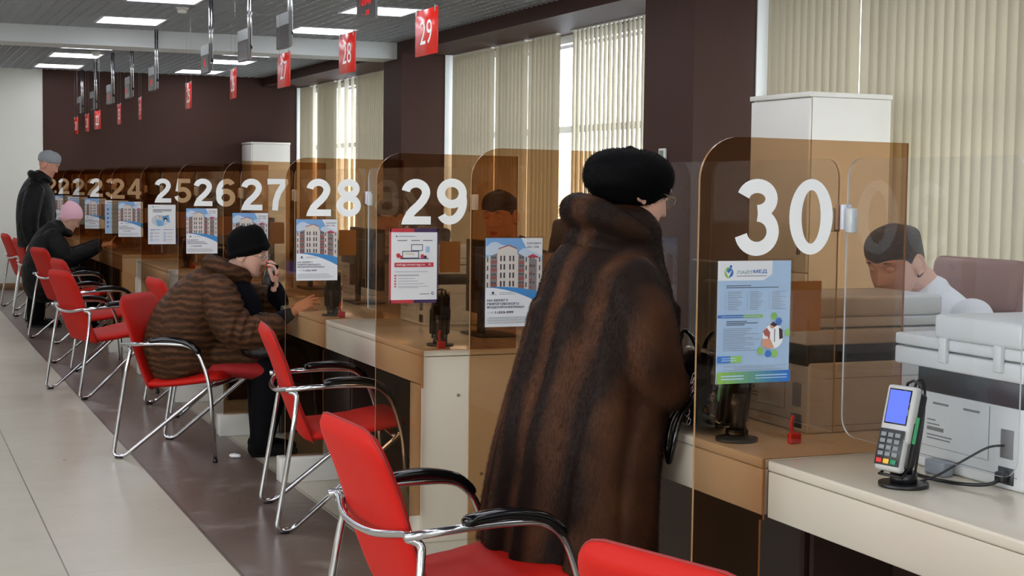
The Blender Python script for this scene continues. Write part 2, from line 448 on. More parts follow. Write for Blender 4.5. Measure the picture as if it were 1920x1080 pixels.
# recessed LED panels
M_led = emit('led_diffuser', (244, 246, 255), LIGHT_E)
M_ledf = mat('white_metal_frame', (225, 225, 232), 0.4)
first = None
def led(lbl, x0, x1, y0, y1):
    t = empty('ceiling_light', ((x0+x1)/2, (y0+y1)/2, ZC), 0, lbl, 'ceiling light', 'square panels of the ceiling grid')
    w = (x1-x0)/2; d = (y1-y0)/2
    f = MB()
    for a, b in (((-w, -d), (w, -d+0.02)), ((-w, d-0.02), (w, d)), ((-w, -d+0.02), (-w+0.02, d-0.02)), ((w-0.02, -d+0.02), (w, d-0.02))):
        f.box((a[0], a[1], -0.004), (b[0], b[1], 0.05), M_ledf)
    f.build('frame', t)
    MB().box((-w+0.02, -d+0.02, 0.004), (w-0.02, d-0.02, 0.03), M_led).build('diffuser', t)
names_col = {0: 'above the hanging signs', 1: 'nearest the windows', 2: 'left of the signs', 3: 'farther left', 4: 'along the left wall'}
names_row = ['second before the beam', 'last before the beam', 'first beyond the beam', 'second beyond the beam', 'by the back wall', 'third before the beam', 'fourth before the beam',
             'fifth before the beam', 'sixth before the beam', 'seventh before the beam', 'eighth before the beam', 'ninth before the beam', 'tenth before the beam']
for i, (a, b) in enumerate(LX):
    for j, (c, d) in enumerate(LY):
        led('square ceiling panel %s, row %s' % (names_row[j], names_col[i]), a, b, c, d)
sd = MB().cyl((0, 0, -0.012), 0.055, 0.02, M_white, 24).cyl((0, 0, -0.045), 0.035, 0.035, M_white, 24, r2=0.048)
o = sd.build('smoke_detector', None, (2.36, 12.55+0.35, ZC)); tag(o, 'white round smoke detector on the ceiling beside a light panel near the beam', 'smoke detector', 'smoke detectors')
o2 = o.copy(); COL.objects.link(o2); o2.location = (2.275, 17.75, ZC); o2['label'] = 'small round smoke detector on the ceiling beyond the white beam'

# ------------------------------------------------------------------ vertical blinds
def blind_mat():
    m = bpy.data.materials.new('cream_blind_fabric'); m.use_nodes = True; n, l = nodes(m); n.remove(n['Principled BSDF'])
    d = n.new('ShaderNodeBsdfDiffuse'); d.inputs[0].default_value = rgb(176, 168, 150)
    t = n.new('ShaderNodeBsdfTranslucent'); t.inputs[0].default_value = rgb(200, 188, 160)
    mx = n.new('ShaderNodeMixShader'); mx.inputs[0].default_value = 0.13
    l.new(d.outputs[0], mx.inputs[1]); l.new(t.outputs[0], mx.inputs[2]); l.new(mx.outputs[0], n['Material Output'].inputs[0])
    return m
M_blind = blind_mat()
SL = MB()
def slat_fn(u, v):
    y = -0.049+0.098*u
    return (0.009*(1-(2*u-1)**2), y, ZSILL+0.04+(ZS-0.014-ZSILL-0.04)*v)
SL.grid(slat_fn, 5, 1, M_blind)
slat_me = SL.build('slat'); SLM = slat_me.data; bpy.data.objects.remove(slat_me)
XB = 5.50
def blind(y0, y1, label, tilt=0.42, n=None, x=XB):
    y0 *= 1.0073; y1 = min(y1*1.0073, YB-0.03)
    t = empty('vertical_blind', (x, (y0+y1)/2, ZS), 0, label, 'vertical blind', 'vertical blinds of the windows')
    MB().box((-0.02, (y0-y1)/2, -0.013), (0.02, (y1-y0)/2, 0), M_white).build('headrail', t)
    n = n or max(1, round((y1-y0)/0.086))
    for i in range(n):
        s_ = bpy.data.objects.new('slat', SLM); COL.objects.link(s_); s_.parent = t
        s_.location = (random.uniform(-.002, .002), (y0-y1)/2+(y1-y0)*(i+0.5)/n, -ZS)
        s_.rotation_euler = (0, 0, tilt+random.uniform(-.04, .04))
    return t
blind(20.25, 20.79, 'narrow cream vertical blind beside the dark back wall')
blind(20.06, 20.14, 'lone cream slat hanging in the bright gap near the back wall', n=1, tilt=-0.7)
blind(19.07, 19.89, 'cream vertical blind in the middle of the farthest window')
blind(18.84, 18.92, 'lone slat between two bright gaps, far side of the farthest window', n=1, tilt=-0.7)
blind(18.50, 18.62, 'lone turned slat in the middle bright gap of the farthest window', n=1, tilt=-0.9)
blind(18.26, 18.33, 'lone slat beside the widest blind of the farthest window', n=1, tilt=-0.7)
blind(15.47, 18.09, 'wide cream vertical blind of the farthest window beside the column')
blind(13.60, 14.66, 'cream vertical blind behind sign 29 at the far end of the middle window')
blind(12.78, 13.48, 'second cream blind of the middle window, between two bright slits')
blind(12.08, 12.69, 'third cream blind of the middle window, left of the wide bright gap')
blind(9.50, 11.78, 'opened sunlit blind at the near end of the middle window', tilt=-0.78)
blind(7.70, 8.70, 'cream vertical blind above the white cabinet in the nearest window')
blind(1.30, 7.63, 'long cream vertical blind behind the clerk at the right edge')

# ------------------------------------------------------------------ service counters and dividers
DIV = [('30', 3.154), ('', 4.664), ('29', 5.694), ('28', 7.144), ('27', 8.58), ('26', 10.0), ('25', 11.538), ('', 13.079), ('24', 13.902), ('23', 15.354), ('22', 16.80), ('21', 18.22), ('20', 19.62)]
ZT = 0.786; XF = 2.0; XBK = 2.86
def counter(y0, y1, label, ends=(0, 0), tier=False):
    t = empty('service_counter', (XF, y0, 0), 0, label, 'counter', 'counters between the tinted dividers')
    L = y1-y0; D = XBK-XF
    MB().rbox((0, 0.001, ZT-0.026), (D, L-0.001, ZT), M_desk, 0.006, 3).build('worktop', t)
    MB().rbox((0.002, 0.002, ZT-0.142), (0.022, L-0.002, ZT-0.027), M_desk, 0.003).build('front_apron', t)
    MB().box((0.36, 0.03, 0.12), (0.38, L-0.03, ZT-0.03), M_desk_d).build('modesty_panel', t)
    for e, (yy) in zip(ends, (0.0, L-0.018)):
        if e:
            p = MB().rbox((0, yy-0.0 if yy else -0.0, 0), (D, yy+0.018, ZT-0.028), M_desk, 0.003, T=None)
            if not yy: p.rbox((0.0, 0.018, 0.0), (0.02, 0.15, ZT-0.145), M_desk, 0.002)
            ep = p.build('end_panel', t)
            if not yy:
                for bx, bz in ((0.155, 0.60), (0.26, 0.27)): MB().cyl((bx, -0.004, bz), 0.007, 0.006, M_metal, 14, 'y').build('bolt', ep)
        else:
            MB().box((0.13, yy, 0), (D-0.02, yy+0.018, ZT-0.03), M_desk_d).build('side_panel', t)
    MB().box((0.55, 0.1, 0.08), (D-0.02, 0.48, ZT-0.04), M_white).build('drawer_unit', t)
    return t
def num_label(n): return 'numbered %s' % n if n else 'without a number'
for i in range(len(DIV)-1):
    n, y0 = DIV[i]; n2, y1 = DIV[i+1]
    if i in (1, 7): continue            # passages between the rows of desks
    nm = n2 if n2 else ('30' if i == 0 else '25')
    far = n2 or 'blank'
    lab = 'white topped service counter between the tinted divider %s and the one %s' % (num_label(n), num_label(n2))
    counter(y0+0.012, y1-0.012, lab, (1 if i in (2, 8) else 0, 1 if i in (0, 6) else 0))
counter(1.70, 3.154-0.012, 'nearest cream counter with payment terminal and printer, at the lower right')
counter(0.1, 1.688, 'next cream counter beyond the lower right corner')
counter(19.632, 20.94, 'last service counter against the dark back wall')

M_tapew = mat('hinge_bracket_white', (215, 218, 232), 0.3)
def divider(num, y, label):
    t = empty('tinted_divider', (1.80, y, 0), 0, label, 'divider', 'bronze tinted dividers along the counters')
    # outline in X (0..0.6) and Z, upper client corner rounded
    xo, zo = 0.0, 1.575
    R = 0.105
    pts = [(0.0, 0.12), (0.19, 0.12), (0.19, ZT-0.15), (0.2, ZT-0.15), (0.2, ZT+0.0005), (0.60, ZT+0.0005), (0.60, zo-0.004)]
    pts += [(R+R*math.cos(a), zo-R+R*math.sin(a)) for a in [math.radians(90+9*k) for k in range(11)]]
    MB().prism(pts, -0.004, 0.004, M_tint, 'y', edge=M_edge).build('acrylic_panel', t)
    if num not in ('29', '24'): MB().rbox((-0.03, -0.05, 0), (0.30, 0.05, 0.12), M_white, 0.003).build('base_box', t)
    xx = 0.098
    if num:
        w = 0.125
        for k, ch in enumerate(num):
            mb = MB()
            for q, (V, F) in enumerate(digit(ch)):
                mb.add([(xx+0.151*k+v[0]*0.258, -0.0047-q*0.00025, 1.293+v[1]*0.252) for v in V], F, M_digit)
            tag(mb.build('digit', t), 'white vinyl digit %s' % ch)
    h = MB().rbox((0.398, -0.016, 1.352), (0.424, -0.004, 1.415), M_tapew, 0.002).rbox((0.398, 0.004, 1.352), (0.424, 0.016, 1.415), M_tapew, 0.002)
    h.build('clamp', t)
    return t
for k, (n, y) in enumerate(DIV):
    if n: lab = 'bronze tinted acrylic divider with white number %s' % n
    elif k == 1: lab = 'unnumbered tinted divider behind the standing woman, between 29 and 30'
    else: lab = 'unnumbered tinted divider between numbers 24 and 25'
    divider(n, y, lab)
M_brownpaper = mat('brown_paper', (198, 184, 160), 0.7)
for k, (n, y) in enumerate(DIV[:8]):
    o = MB().box((0, 0.0, 0), (0.088, 0.002, 0.125), M_brownpaper).build('paper_note', None, (2.068, y+0.0055, 1.10))
    tag(o, 'small brown paper note stuck behind the %s' % ('divider with number '+n if n else ('blank divider between 29 and 30' if k == 1 else 'blank divider between 24 and 25')), 'note', 'brown notes behind the dividers')
# clear screens running along the counters
def screen(y0, y1, label, corner):
    t = empty('clear_screen', (2.21, y0, ZT), 0, label, 'screen', 'clear acrylic screens on the counters')
    pts = rrect(0.0, 0.055, y1-y0, 0.742, 0.05, 6, (0, 0, 1, 1) if corner else (1, 1, 1, 1))
    MB().prism(pts, -0.002, 0.002, M_clear, 'x', edge=M_clearedge).build('acrylic_sheet', t)
    e_ = y1-y0
    for yy in ((0.004, e_-0.03) if corner else (e_-0.03,)): MB().rbox((-0.010, yy, 0.56), (0.010, yy+0.026, 0.62), M_clearedge, 0.003).build('clip', t)
for i in range(len(DIV)-1):
    if i in (1, 7): continue
    n, y0 = DIV[i]; n2, y1 = DIV[i+1]
    screen(y0+0.02, y1-0.02, 'clear acrylic screen standing between the divider %s and the one %s' % (num_label(n), num_label(n2)), True)
screen(2.50, 3.154-0.018, 'clear acrylic screen in front of the nearest printer', False)

# ------------------------------------------------------------------ overhead signs and boards
M_signred = mat('red_sign_plastic', (214, 36, 24), 0.22)
M_wire = mat('thin_steel_wire', (150, 150, 150), 0.4, 0.8)
def number_sign(num, y, tw=0.0):
    t = empty('hanging_number_sign', (2.38, y, 2.06), tw, 'red hanging sign with white number %s' % num, 'hanging sign', 'red number signs hanging from the ceiling')
    MB().rbox((-0.003, -0.155, 0), (0.003, 0.155, 0.215), M_signred, 0.001, 1).build('plate', t)
    T = Matrix.Translation((-0.0036, 0, 0)) @ Matrix.Rotation(-PI/2, 4, 'Z')
    T2 = Matrix.Translation((0.0036, 0, 0)) @ Matrix.Rotation(PI/2, 4, 'Z')
    mb = MB()
    for TT in (T, T2): put_text(mb, num, -0.083, 0.052, 0.166, 0.112, M_digit, 0, 0.0, TT)
    mb.build('numerals', t)
    for s_ in (-1, 1):
        w = MB().tube([(0, s_*0.125, 0.205), (0, s_*0.09, ZC-2.06+0.05)], 0.0009, M_wire, 5).box((-0.006, s_*0.125-0.006, 0.195), (0.006, s_*0.125+0.006, 0.222), M_metal)
        w.build('suspension_wire', t)
for num, y, tw in (('29', 6.77, 0), ('28', 8.08, 0), ('27', 9.50, 0), ('26', 11.0, -0.08), ('25', 12.73, -0.03), ('24', 15.29, -0.075), ('23', 16.7, -0.03), ('22', 18.47, 0.09), ('21', 19.45, 0.02), ('20', 20.6, 0.04)):
    number_sign(num, y, tw)
number_sign('30', 4.2)
M_board = mat('grey_board_housing', (96, 96, 98), 0.4)
M_boardl = mat('light_grey_board_panel', (132, 136, 136), 0.3)
M_screen = mat('dark_led_screen', (66, 60, 58), 0.15)
M_ledred = emit('red_led_dots', (235, 40, 40), 0.9)
def board(y, lit, label):
    t = empty('display_board', (2.42, y-0.18, 2.325), 0, label, 'display board', 'electronic queue boards hanging from the ceiling')
    fn = [(0.0, -0.165), (0.0, 0.165), (0.015, 0.165), (0.028, 0.10), (0.034, 0.0), (0.028, -0.10), (0.015, -0.165)]
    MB().prism([(a, b) for a, b in fn], 0.0, 0.225, M_board, 'z', smooth=False).build('housing', t)
    s_ = MB().box((-0.003, -0.16, 0.004), (0.0, 0.16, 0.142), M_screen); s_.build('screen', t)
    MB().box((-0.003, -0.16, 0.146), (0.0, 0.16, 0.222), M_boardl).build('upper_panel', t)
    if lit:
        T = Matrix.Translation((-0.0035, 0, 0)) @ Matrix.Rotation(-PI/2, 4, 'Z')
        mb = MB()
        if lit == 2:
            put_text(mb, 'П0846', -0.10, 0.085, 0.2, 0.045, M_ledred, 0, 0.0, T); mb.build('lit_characters', t); mb = MB()
            put_text(mb, '- 28', -0.05, 0.03, 0.12, 0.028, M_ledred, 0, 0.0, T)
        else: put_text(mb, lit, -0.03, 0.05, 0.08, 0.06, M_ledred, 0, 0.0, T)
        mb.build('lit_characters', t)
    for dx in (0.040, 0.060):
        MB().tube([(dx, 0.01, 0.02), (dx, 0.01, ZC-2.325+0.06)], 0.008, M_chrome, 10).build('rod', t)
    MB().rbox((0.020, -0.005, 0.09), (0.070, 0.025, 0.11), M_black, 0.004).build('bracket', t)
for y, lit, lb in ((8.05, 2, 'near sign 28, with lit red characters'), (9.87, 0, 'above sign 27, blank screen'), (11.04, 0, 'between signs 27 and 26, blank screen'),
                   (12.42, 'А', 'above sign 25, small red light'), (15.03, 'М', 'first beyond the white beam, with a red glow'), (16.56, 'К', 'second beyond the white beam'),
                   (18.0, 'Е', 'third beyond the white beam'), (19.5, 0, 'fourth beyond the white beam, unlit'), (20.85, 0, 'farthest one before the dark back wall')):
    board(y, lit, 'grey queue display board on chrome rods, %s' % lb)
# thermostat on the column
th = MB().rbox((-0.022, -0.045, -0.06), (0, 0.045, 0.06), M_white, 0.006).box((-0.0235, -0.03, 0.0), (-0.0225, 0.03, 0.045), mat('lcd_grey', (120, 128, 118), 0.3))
tag(th.build('thermostat', None, (XS, 9.15, 1.66)), 'small white thermostat on the dark column behind the standing woman', 'thermostat')

# ------------------------------------------------------------------ armchairs
M_seatred = M_red
def make_chair(label):
    t = empty('visitor_chair', (0, 0, 0), 0, label, 'chair', 'red visitor armchairs with chrome legs')
    # seat cushion: puffed slab with rounded edge
    def cushion(path, w, th, puff, name, rc, mtl):
        """path: list of (x, z) centre line, width profile with rounded corners at the last end"""
        mb = MB(); P = smooth_path([(p[0], 0, p[1]) for p in path], 5); n = len(P); nv = 16
        tot = sum((P[i+1]-P[i]).length for i in range(n-1)); acc = 0; rows = []
        for i, p in enumerate(P):
            if i: acc += (P[i]-P[i-1]).length
            d = tot-acc; hw = w/2
            if d < rc: hw = w/2-rc+math.sqrt(max(0, rc*rc-(rc-d)**2))
            if acc < 0.04: hw = min(hw, w/2-0.03+math.sqrt(max(0, .03**2-(.03-min(acc, .03))**2)))
            tt = (P[min(i+1, n-1)]-P[max(i-1, 0)]).normalized(); nn = Vector((-tt.z, 0, tt.x))
            e = min(1, d/0.03+0.15, acc/0.03+0.15)
            rows.append((p, hw, nn, e, acc/tot))
        V = []; F = []
        for (p, hw, nn, e, a) in rows:
            ring = []
            for j in range(nv*2):
                ang = 2*PI*j/(nv*2); c = math.cos(ang); s_ = math.sin(ang)
                yy = hw*math.copysign(abs(c)**0.35, c); hh = th/2*math.copysign(abs(s_)**0.7, s_)*e
                if s_ > 0: hh += puff*(1-abs(yy/max(hw, 1e-3))**3)*e*(1-0.7*math.exp(-((a-0.52)/0.035)**2))
                ring.append(p+Vector((0, yy, 0))+nn*hh)
            V += ring
        m_ = nv*2
        for i in range(n-1):
            for j in range(m_): F.append((i*m_+j, i*m_+(j+1) % m_, (i+1)*m_+(j+1) % m_, (i+1)*m_+j))
        F.append(tuple(range(m_-1, -1, -1))); F.append(tuple((n-1)*m_+j for j in range(m_)))
        mb.add(V, F, mtl, True)
        o = mb.build(name, t)
        # piped seam round the edge
        return o, rows
    so, rows = cushion([(0.14, 0.385), (0.25, 0.39), (0.40, 0.41), (0.52, 0.43), (0.565, 0.425)], 0.46, 0.045, 0.014, 'seat', 0.05, M_seatred)
    bo, rows = cushion([(0.165, 0.355), (0.13, 0.43), (0.085, 0.55), (0.045, 0.68), (0.00, 0.79), (-0.02, 0.845)][::1], 0.455, 0.034, 0.012, 'backrest', 0.09, M_red)
    seam = [p+Vector((0, hw-0.001, 0)) for p, hw, nn, e, a in rows]+[p+Vector((0, -hw+0.001, 0)) for p, hw, nn, e, a in rows[::-1]]
    MB().tube(seam, 0.0035, M_redseam, 6).build('piping', bo)
    # back rail: chrome tube bowed behind the backrest, with black end caps
    rail = smooth_path([(0.055, -0.275, 0.598), (0.05, -0.235, 0.594), (0.022, -0.12, 0.575), (0.015, 0, 0.57), (0.022, 0.12, 0.575), (0.05, 0.235, 0.594), (0.055, 0.275, 0.598)], 5)
    MB().tube(rail, 0.0105, M_chrome, 10).build('back_rail', t)
    for s_ in (-1, 1):
        arm = fillet([(0.035, s_*0.285, 0.597), (0.28, s_*0.285, 0.612), (0.455, s_*0.285, 0.605), (0.53, s_*0.285, 0.42), (0.56, s_*0.285, 0.012)], [0, 0.1, 0.14, 0.3, 0], 8)
        l_ = MB().tube(arm, 0.011, M_chrome, 10).build('arm_frame', t)
        MB().cyl((0.56, s_*0.285, 0), 0.013, 0.02, M_black, 12).build('foot_cap', l_)
        pad = smooth_path([(0.19, s_*0.285, 0.620), (0.25, s_*0.285, 0.630), (0.33, s_*0.285, 0.632), (0.42, s_*0.285, 0.612), (0.475, s_*0.285, 0.565)], 5)
        V = []; F = []; n = len(pad); K = 12
        for i, p in enumerate(pad):
            tt = (pad[min(i+1, n-1)]-pad[max(i-1, 0)]).normalized(); nn = Vector((-tt.z, 0, tt.x)); e = 0.55 if i in (0, n-1) else (0.85 if i in (1, n-2) else 1)
            for j in range(K):
                a = 2*PI*j/K; c = math.cos(a); q = math.sin(a)
                V.append(p+Vector((0, 0.021*e*math.copysign(abs(c)**.6, c), 0))+nn*0.015*e*math.copysign(abs(q)**.6, q))
        for i in range(n-1):
            for j in range(K): F.append((i*K+j, i*K+(j+1) % K, (i+1)*K+(j+1) % K, (i+1)*K+j))
        F += [tuple(range(K-1, -1, -1)), tuple((n-1)*K+j for j in range(K))]
        MB().add(V, F, M_blackg, True).build('armrest', t)
        leg = fillet([(0.05, s_*0.262, 0.588), (0.085, s_*0.275, 0.575), (0.07, s_*0.30, 0.47), (-0.005, s_*0.305, 0.012), (0.06, s_*0.305, 0.012), (0.50, s_*0.268, 0.375), (0.535, s_*0.272, 0.41)], [0, 0.03, 0.08, 0.06, 0.08, 0.03, 0], 7)
        g = MB().tube(leg, 0.011, M_chrome, 10).build('leg', t)
        MB().rbox((0.01, s_*0.305-0.013, 0), (0.05, s_*0.305+0.013, 0.014), M_black, 0.004).build('foot_cap', g)
    MB().tube([(0.50, -0.27, 0.385), (0.50, 0.27, 0.385)], 0.009, M_chrome, 8).build('crossbar', t)
    return t
chair0 = make_chair('red armchair beside counter 30 with the fur coat resting on its seat')
def place(x, y, deg, label, first=[True]):
    """x, y = midpoint of the rear feet"""
    if first[0]: c = chair0; first[0] = False
    else: c = copy_tree(chair0)
    c.location = (x, y, 0); c.rotation_euler = (0, 0, math.radians(deg)); c['label'] = label
    return c
place(1.11, 3.71, 3, 'red armchair whose seat the long fur coat touches, in the lower middle')
place(1.20, 2.17, 18, 'nearest red armchair, only its backrest showing at the bottom edge')
place(1.535, 6.37, -7, 'empty red armchair between the woman on the phone and the one under the fur coat')
place(1.285, 8.29, -35, 'red armchair in which the woman on the phone sits')
place(1.60, 9.62, 6, 'red armchair half hidden behind the woman on the phone')
place(1.12, 10.56, 15, 'empty red armchair in front of its twin, left of the woman on the phone')
place(1.27, 12.11, 9, 'red armchair directly behind the empty one at the left, its top showing')
place(1.315, 14.15, 15, 'red armchair standing in front of the man in the grey hat')
place(1.30, 17.9, 8, 'leftmost red armchair, farthest back by the white wall')
place(1.31, 16.45, 6, 'red armchair behind the hand of the standing man')

# ------------------------------------------------------------------ people
def skin_mat(name, col):
    m = mat(name, col, 0.5); noise_bump(m, 120, 0.06, 0.003)
    m.node_tree.nodes['Principled BSDF'].inputs['Subsurface Weight'].default_value = 0.08
    m.node_tree.nodes['Principled BSDF'].inputs['Subsurface Radius'].default_value = (0.02, 0.008, 0.004)
    return m
M_skin = skin_mat('skin', (212, 166, 146)); M_skin2 = skin_mat('ruddy_skin', (206, 148, 126))
M_lip = mat('lips', (176, 84, 76), 0.4); M_eyew = mat('eye_white', (225, 220, 214), 0.2); M_iris = mat('iris', (46, 34, 28), 0.15)
M_dark_hair = noise_bump(mat('dark_brown_hair', (44, 30, 24), 0.5), 60, 0.6, 0.01, stretch=(1, 1, 6))
M_blackfab = noise_bump(mat('black_fabric', (9, 9, 10), 0.85, 0, 0.15), 45, 0.25, 0.02)
M_blackpants = noise_bump(mat('black_trouser_cloth', (7, 7, 10), 0.85, 0, 0.12), 25, 0.2, 0.02)
M_jacket = noise_bump(mat('black_quilted_nylon', (9, 9, 10), 0.6, 0, 0.22), 14, 0.45, 0.05)
M_knitblack = noise_bump(mat('black_wool_knit', (7, 7, 8), 0.95, 0, 0.12), 220, 0.5, 0.004)
M_navy = noise_bump(mat('navy_wool', (11, 12, 22), 0.9, 0, 0.15), 150, 0.3, 0.004)
def limb(mb, pts, wd, m, K=18, T=None, e0=0.8, e1=0.8):
    """closed tube through (pos, half width, half depth) rings with rounded ends"""
    P = [Vector(p[0]) for p in pts]; A = [p[1] for p in pts]; B = [p[2] for p in pts]
    Q = []; k = 4
    n = len(P)
    def cr(v, i, t):
        p0, p1, p2, p3 = v[max(i-1, 0)], v[i], v[i+1], v[min(i+2, n-1)]
        return 0.5*((2*p1)+(-1*p0+p2)*t+(2*p0-5*p1+4*p2-p3)*t*t+(-1*p0+3*p1-3*p2+p3)*t**3)
    for i in range(n-1):
        for j in range(k): t = j/k; Q.append((cr(P, i, t), cr(A, i, t), cr(B, i, t)))
    Q.append((P[-1], A[-1], B[-1]))
    wd = Vector(wd); rings = []
    t0 = (Q[1][0]-Q[0][0]).normalized(); t1 = (Q[-1][0]-Q[-2][0]).normalized()
    r0 = min(Q[0][1], Q[0][2]); r1 = min(Q[-1][1], Q[-1][2])
    for a in (80, 55, 28): s_ = math.sin(math.radians(a)); c = math.cos(math.radians(a)); rings.append((Q[0][0]-t0*r0*s_*e0, Q[0][1]*c, Q[0][2]*c, t0))
    for i, q in enumerate(Q):
        t = (Q[min(i+1, len(Q)-1)][0]-Q[max(i-1, 0)][0]).normalized(); rings.append((q[0], q[1], q[2], t))
    for a in (28, 55, 80): s_ = math.sin(math.radians(a)); c = math.cos(math.radians(a)); rings.append((Q[-1][0]+t1*r1*s_*e1, Q[-1][1]*c, Q[-1][2]*c, t1))
    V = []; F = []
    for p, a, b, t in rings:
        u = (wd-t*wd.dot(t)); u = u.normalized() if u.length > 1e-3 else t.orthogonal().normalized(); w = t.cross(u)
        for j in range(K): an = 2*PI*j/K; V.append(p+u*a*math.cos(an)+w*b*math.sin(an))
    for i in range(len(rings)-1):
        for j in range(K): F.append((i*K+j, i*K+(j+1) % K, (i+1)*K+(j+1) % K, (i+1)*K+j))
    F += [tuple(range(K-1, -1, -1)), tuple((len(rings)-1)*K+j for j in range(K))]
    return mb.add(V, F, m, True, T)
def lerp_tab(tab, z):
    if z <= tab[0][0]: return tab[0][1:]
    for a, b in zip(tab, tab[1:]):
        if z <= b[0]:
            t = (z-a[0])/(b[0]-a[0]); t = t*t*(3-2*t)*0.4+t*0.6
            return tuple(a[i]+(b[i]-a[i])*t for i in range(1, len(a)))
    return tab[-1][1:]
HEAD = [(-.118, .050, .030, .006), (-.112, .074, .012, .030), (-.098, .084, -.004, .044), (-.080, .086, -.030, .055), (-.055, .087, -.060, .064), (-.025, .088, -.082, .070),
        (.005, .089, -.094, .074), (.035, .094, -.099, .077), (.065, .088, -.096, .075), (.090, .068, -.080, .063), (.106, .040, -.052, .043), (.116, .002, -.010, .008)]
def g(x, s): return math.exp(-(x/s)**2)
def head(mb, m, T, ears=True, smile=0.0):
    nz, nt = 46, 56; V = []; F = []
    for i in range(nz+1):
        u = i/nz; z = -.118+.234*(0.5-0.5*math.cos(PI*u))
        f, b, w = lerp_tab(HEAD, z); cx = (f+b)/2; rx = (f-b)/2
        for j in range(nt):
            a = 2*PI*j/nt; c = math.cos(a); s_ = math.sin(a); e = 0.86 if c > 0 else 0.95
            x = cx+rx*math.copysign(abs(c)**e, c); y = w*math.copysign(abs(s_)**e, s_)
            if c > 0:
                x += -0.013*(g(y-.032, .017)+g(y+.032, .017))*g(z-.012, .016)          # sockets
                x += 0.006*(g(y-.032, .02)+g(y+.032, .02))*g(z-.036, .010)              # brow
                nb = max(0, min(1, (.018-z)/.045)) if z < .018 else 0
                if z > -.034: x += (0.006*g(y, .009)*g(z-.01, .02)+0.026*nb*g(y, .0105+.006*nb))
                elif z > -.06: x += 0.026*g(y, .016)*max(0, 1-(-.034-z)/.008)
                x += 0.006*g(y, .020)*(g(z+.062, .006)+g(z+.076, .007)*1.1)-0.004*g(y, .024)*g(z+.069, .003)  # lips
                x += 0.007*g(y, .022)*g(z+.100, .012)                                   # chin
                x += 0.004*(g(y-.042, .018)+g(y+.042, .018))*g(z+.022, .02)             # cheeks
            V.append((x, y, z))
    for i in range(nz):
        for j in range(nt): F.append((i*nt+j, i*nt+(j+1) % nt, (i+1)*nt+(j+1) % nt, (i+1)*nt+j))
    F += [tuple(range(nt-1, -1, -1)), tuple(nz*nt+j for j in range(nt))]
    mb.add(V, F, m, True, T)
    if ears:
        for s_ in (-1, 1):
            ring = [(-.012+.020*math.cos(a)+.006*math.sin(a), s_*(.077+.009*(1-math.cos(a))/2), -.004+.032*math.sin(a)) for a in [2*PI*k/16 for k in range(16)]]
            mb.tube(ring, [0.0058 if (k < 10 or k > 14) else .0048 for k in range(16)], m, 8, closed=True, T=T)
            mb.sphere((-.010, s_*.0765, -.004), (.021, .0095, .031), m, 12, 8, T=T)
            mb.sphere((-.004, s_*.079, -.034), (.008, .0055, .008), m, 10, 6, T=T)
TIPS = []
def hand(mb, m, T, curls, thumb=(0.5, 0.35), spread=0.06, side=1, sc=1.0):
    """wrist at the origin, fingers along +x, back of the hand +z, thumb towards +y*side"""
    S = T @ Matrix.Diagonal((sc, sc*side, sc, 1))
    limb(mb, [((-.03, 0, 0), .024, .018), ((0, 0, 0), .026, .017), ((.03, 0, .001), .035, .0155), ((.06, 0, .002), .040, .0145), ((.082, 0, .001), .038, .012)], (0, 1, 0), m, 16, S)
    for k, (yy, L) in enumerate(((.030, .070), (.0105, .078), (-.0095, .073), (-.0285, .057))):
        p = Vector((.080-abs(k-1)*.004, yy, .001)); a = 0; pts = [(Vector((.06, yy*.9, 0)), .0095, .0095), (p, .0098, .0095)]
        c = curls[k]; az = spread*(1.5-k)
        for q, fr in enumerate((.45, .30, .25)):
            a += c*(1.0, 1.15, .8)[q]
            d = Vector((math.cos(a)*math.cos(az), math.sin(az), -math.sin(a)))
            mid = p+d*L*fr*.5; p = p+d*L*fr
            r = (.0088, .0080, .0068)[q]; pts += [(mid, r, r), (p, r*.98 if q < 2 else .0055, r*.98 if q < 2 else .0055)]
        TIPS.append(S @ p); limb(mb, pts, (0, 1, 0), m, 10, S)
    a1, a2 = thumb
    p = Vector((.018, .026, -.004)); d1 = Vector((math.cos(a1+.25), math.sin(a1+.25), -.35)).normalized(); d2 = Vector((math.cos(a1-a2), math.sin(a1-a2), -.45)).normalized()
    p1 = p+d1*.042; p2 = p1+d1*.004+d2*.030; p3 = p2+d2*.024; TIPS.append(S @ p3)
    limb(mb, [(p-d1*.01, .013, .014), (p1, .0105, .0105), (p2, .0092, .009), (p3, .007, .0062)], (0, 0, 1), m, 10, S)
def fuse(mb, name, voxel, parent=None, iters=0, mats_by=None, loc=None, rz=0, factor=0.5):
    """one continuous surface out of the overlapping volumes in mb"""
    o = mb.build(name); me0 = o.data
    r = o.modifiers.new('r', 'REMESH'); r.mode = 'VOXEL'; r.voxel_size = voxel; r.use_smooth_shade = True
    if iters: s_ = o.modifiers.new('s', 'SMOOTH'); s_.iterations = iters; s_.factor = factor
    bpy.context.view_layer.update()
    me = bpy.data.meshes.new_from_object(o.evaluated_get(bpy.context.evaluated_depsgraph_get()))
    o.modifiers.clear(); o.data = me; me.name = name
    ml = mb.mats; me.materials.clear()
    for m in ml: me.materials.append(m)
    n = len(me.polygons)
    me.polygons.foreach_set('use_smooth', [True]*n); me.polygons.foreach_set('material_index', [0]*n)
    if mats_by:
        for m, _ in mats_by: 
            if m.name not in [x.name for x in me.materials]: me.materials.append(m)
        idx = {x.name: i for i, x in enumerate(me.materials)}
        for p in me.polygons:
            for m, fn in mats_by:
                if fn(p.center): p.material_index = idx[m.name]; break
    bpy.data.meshes.remove(me0)
    if parent: o.parent = parent
    if loc: o.location = loc
    o.rotation_euler = (0, 0, rz)
    return o
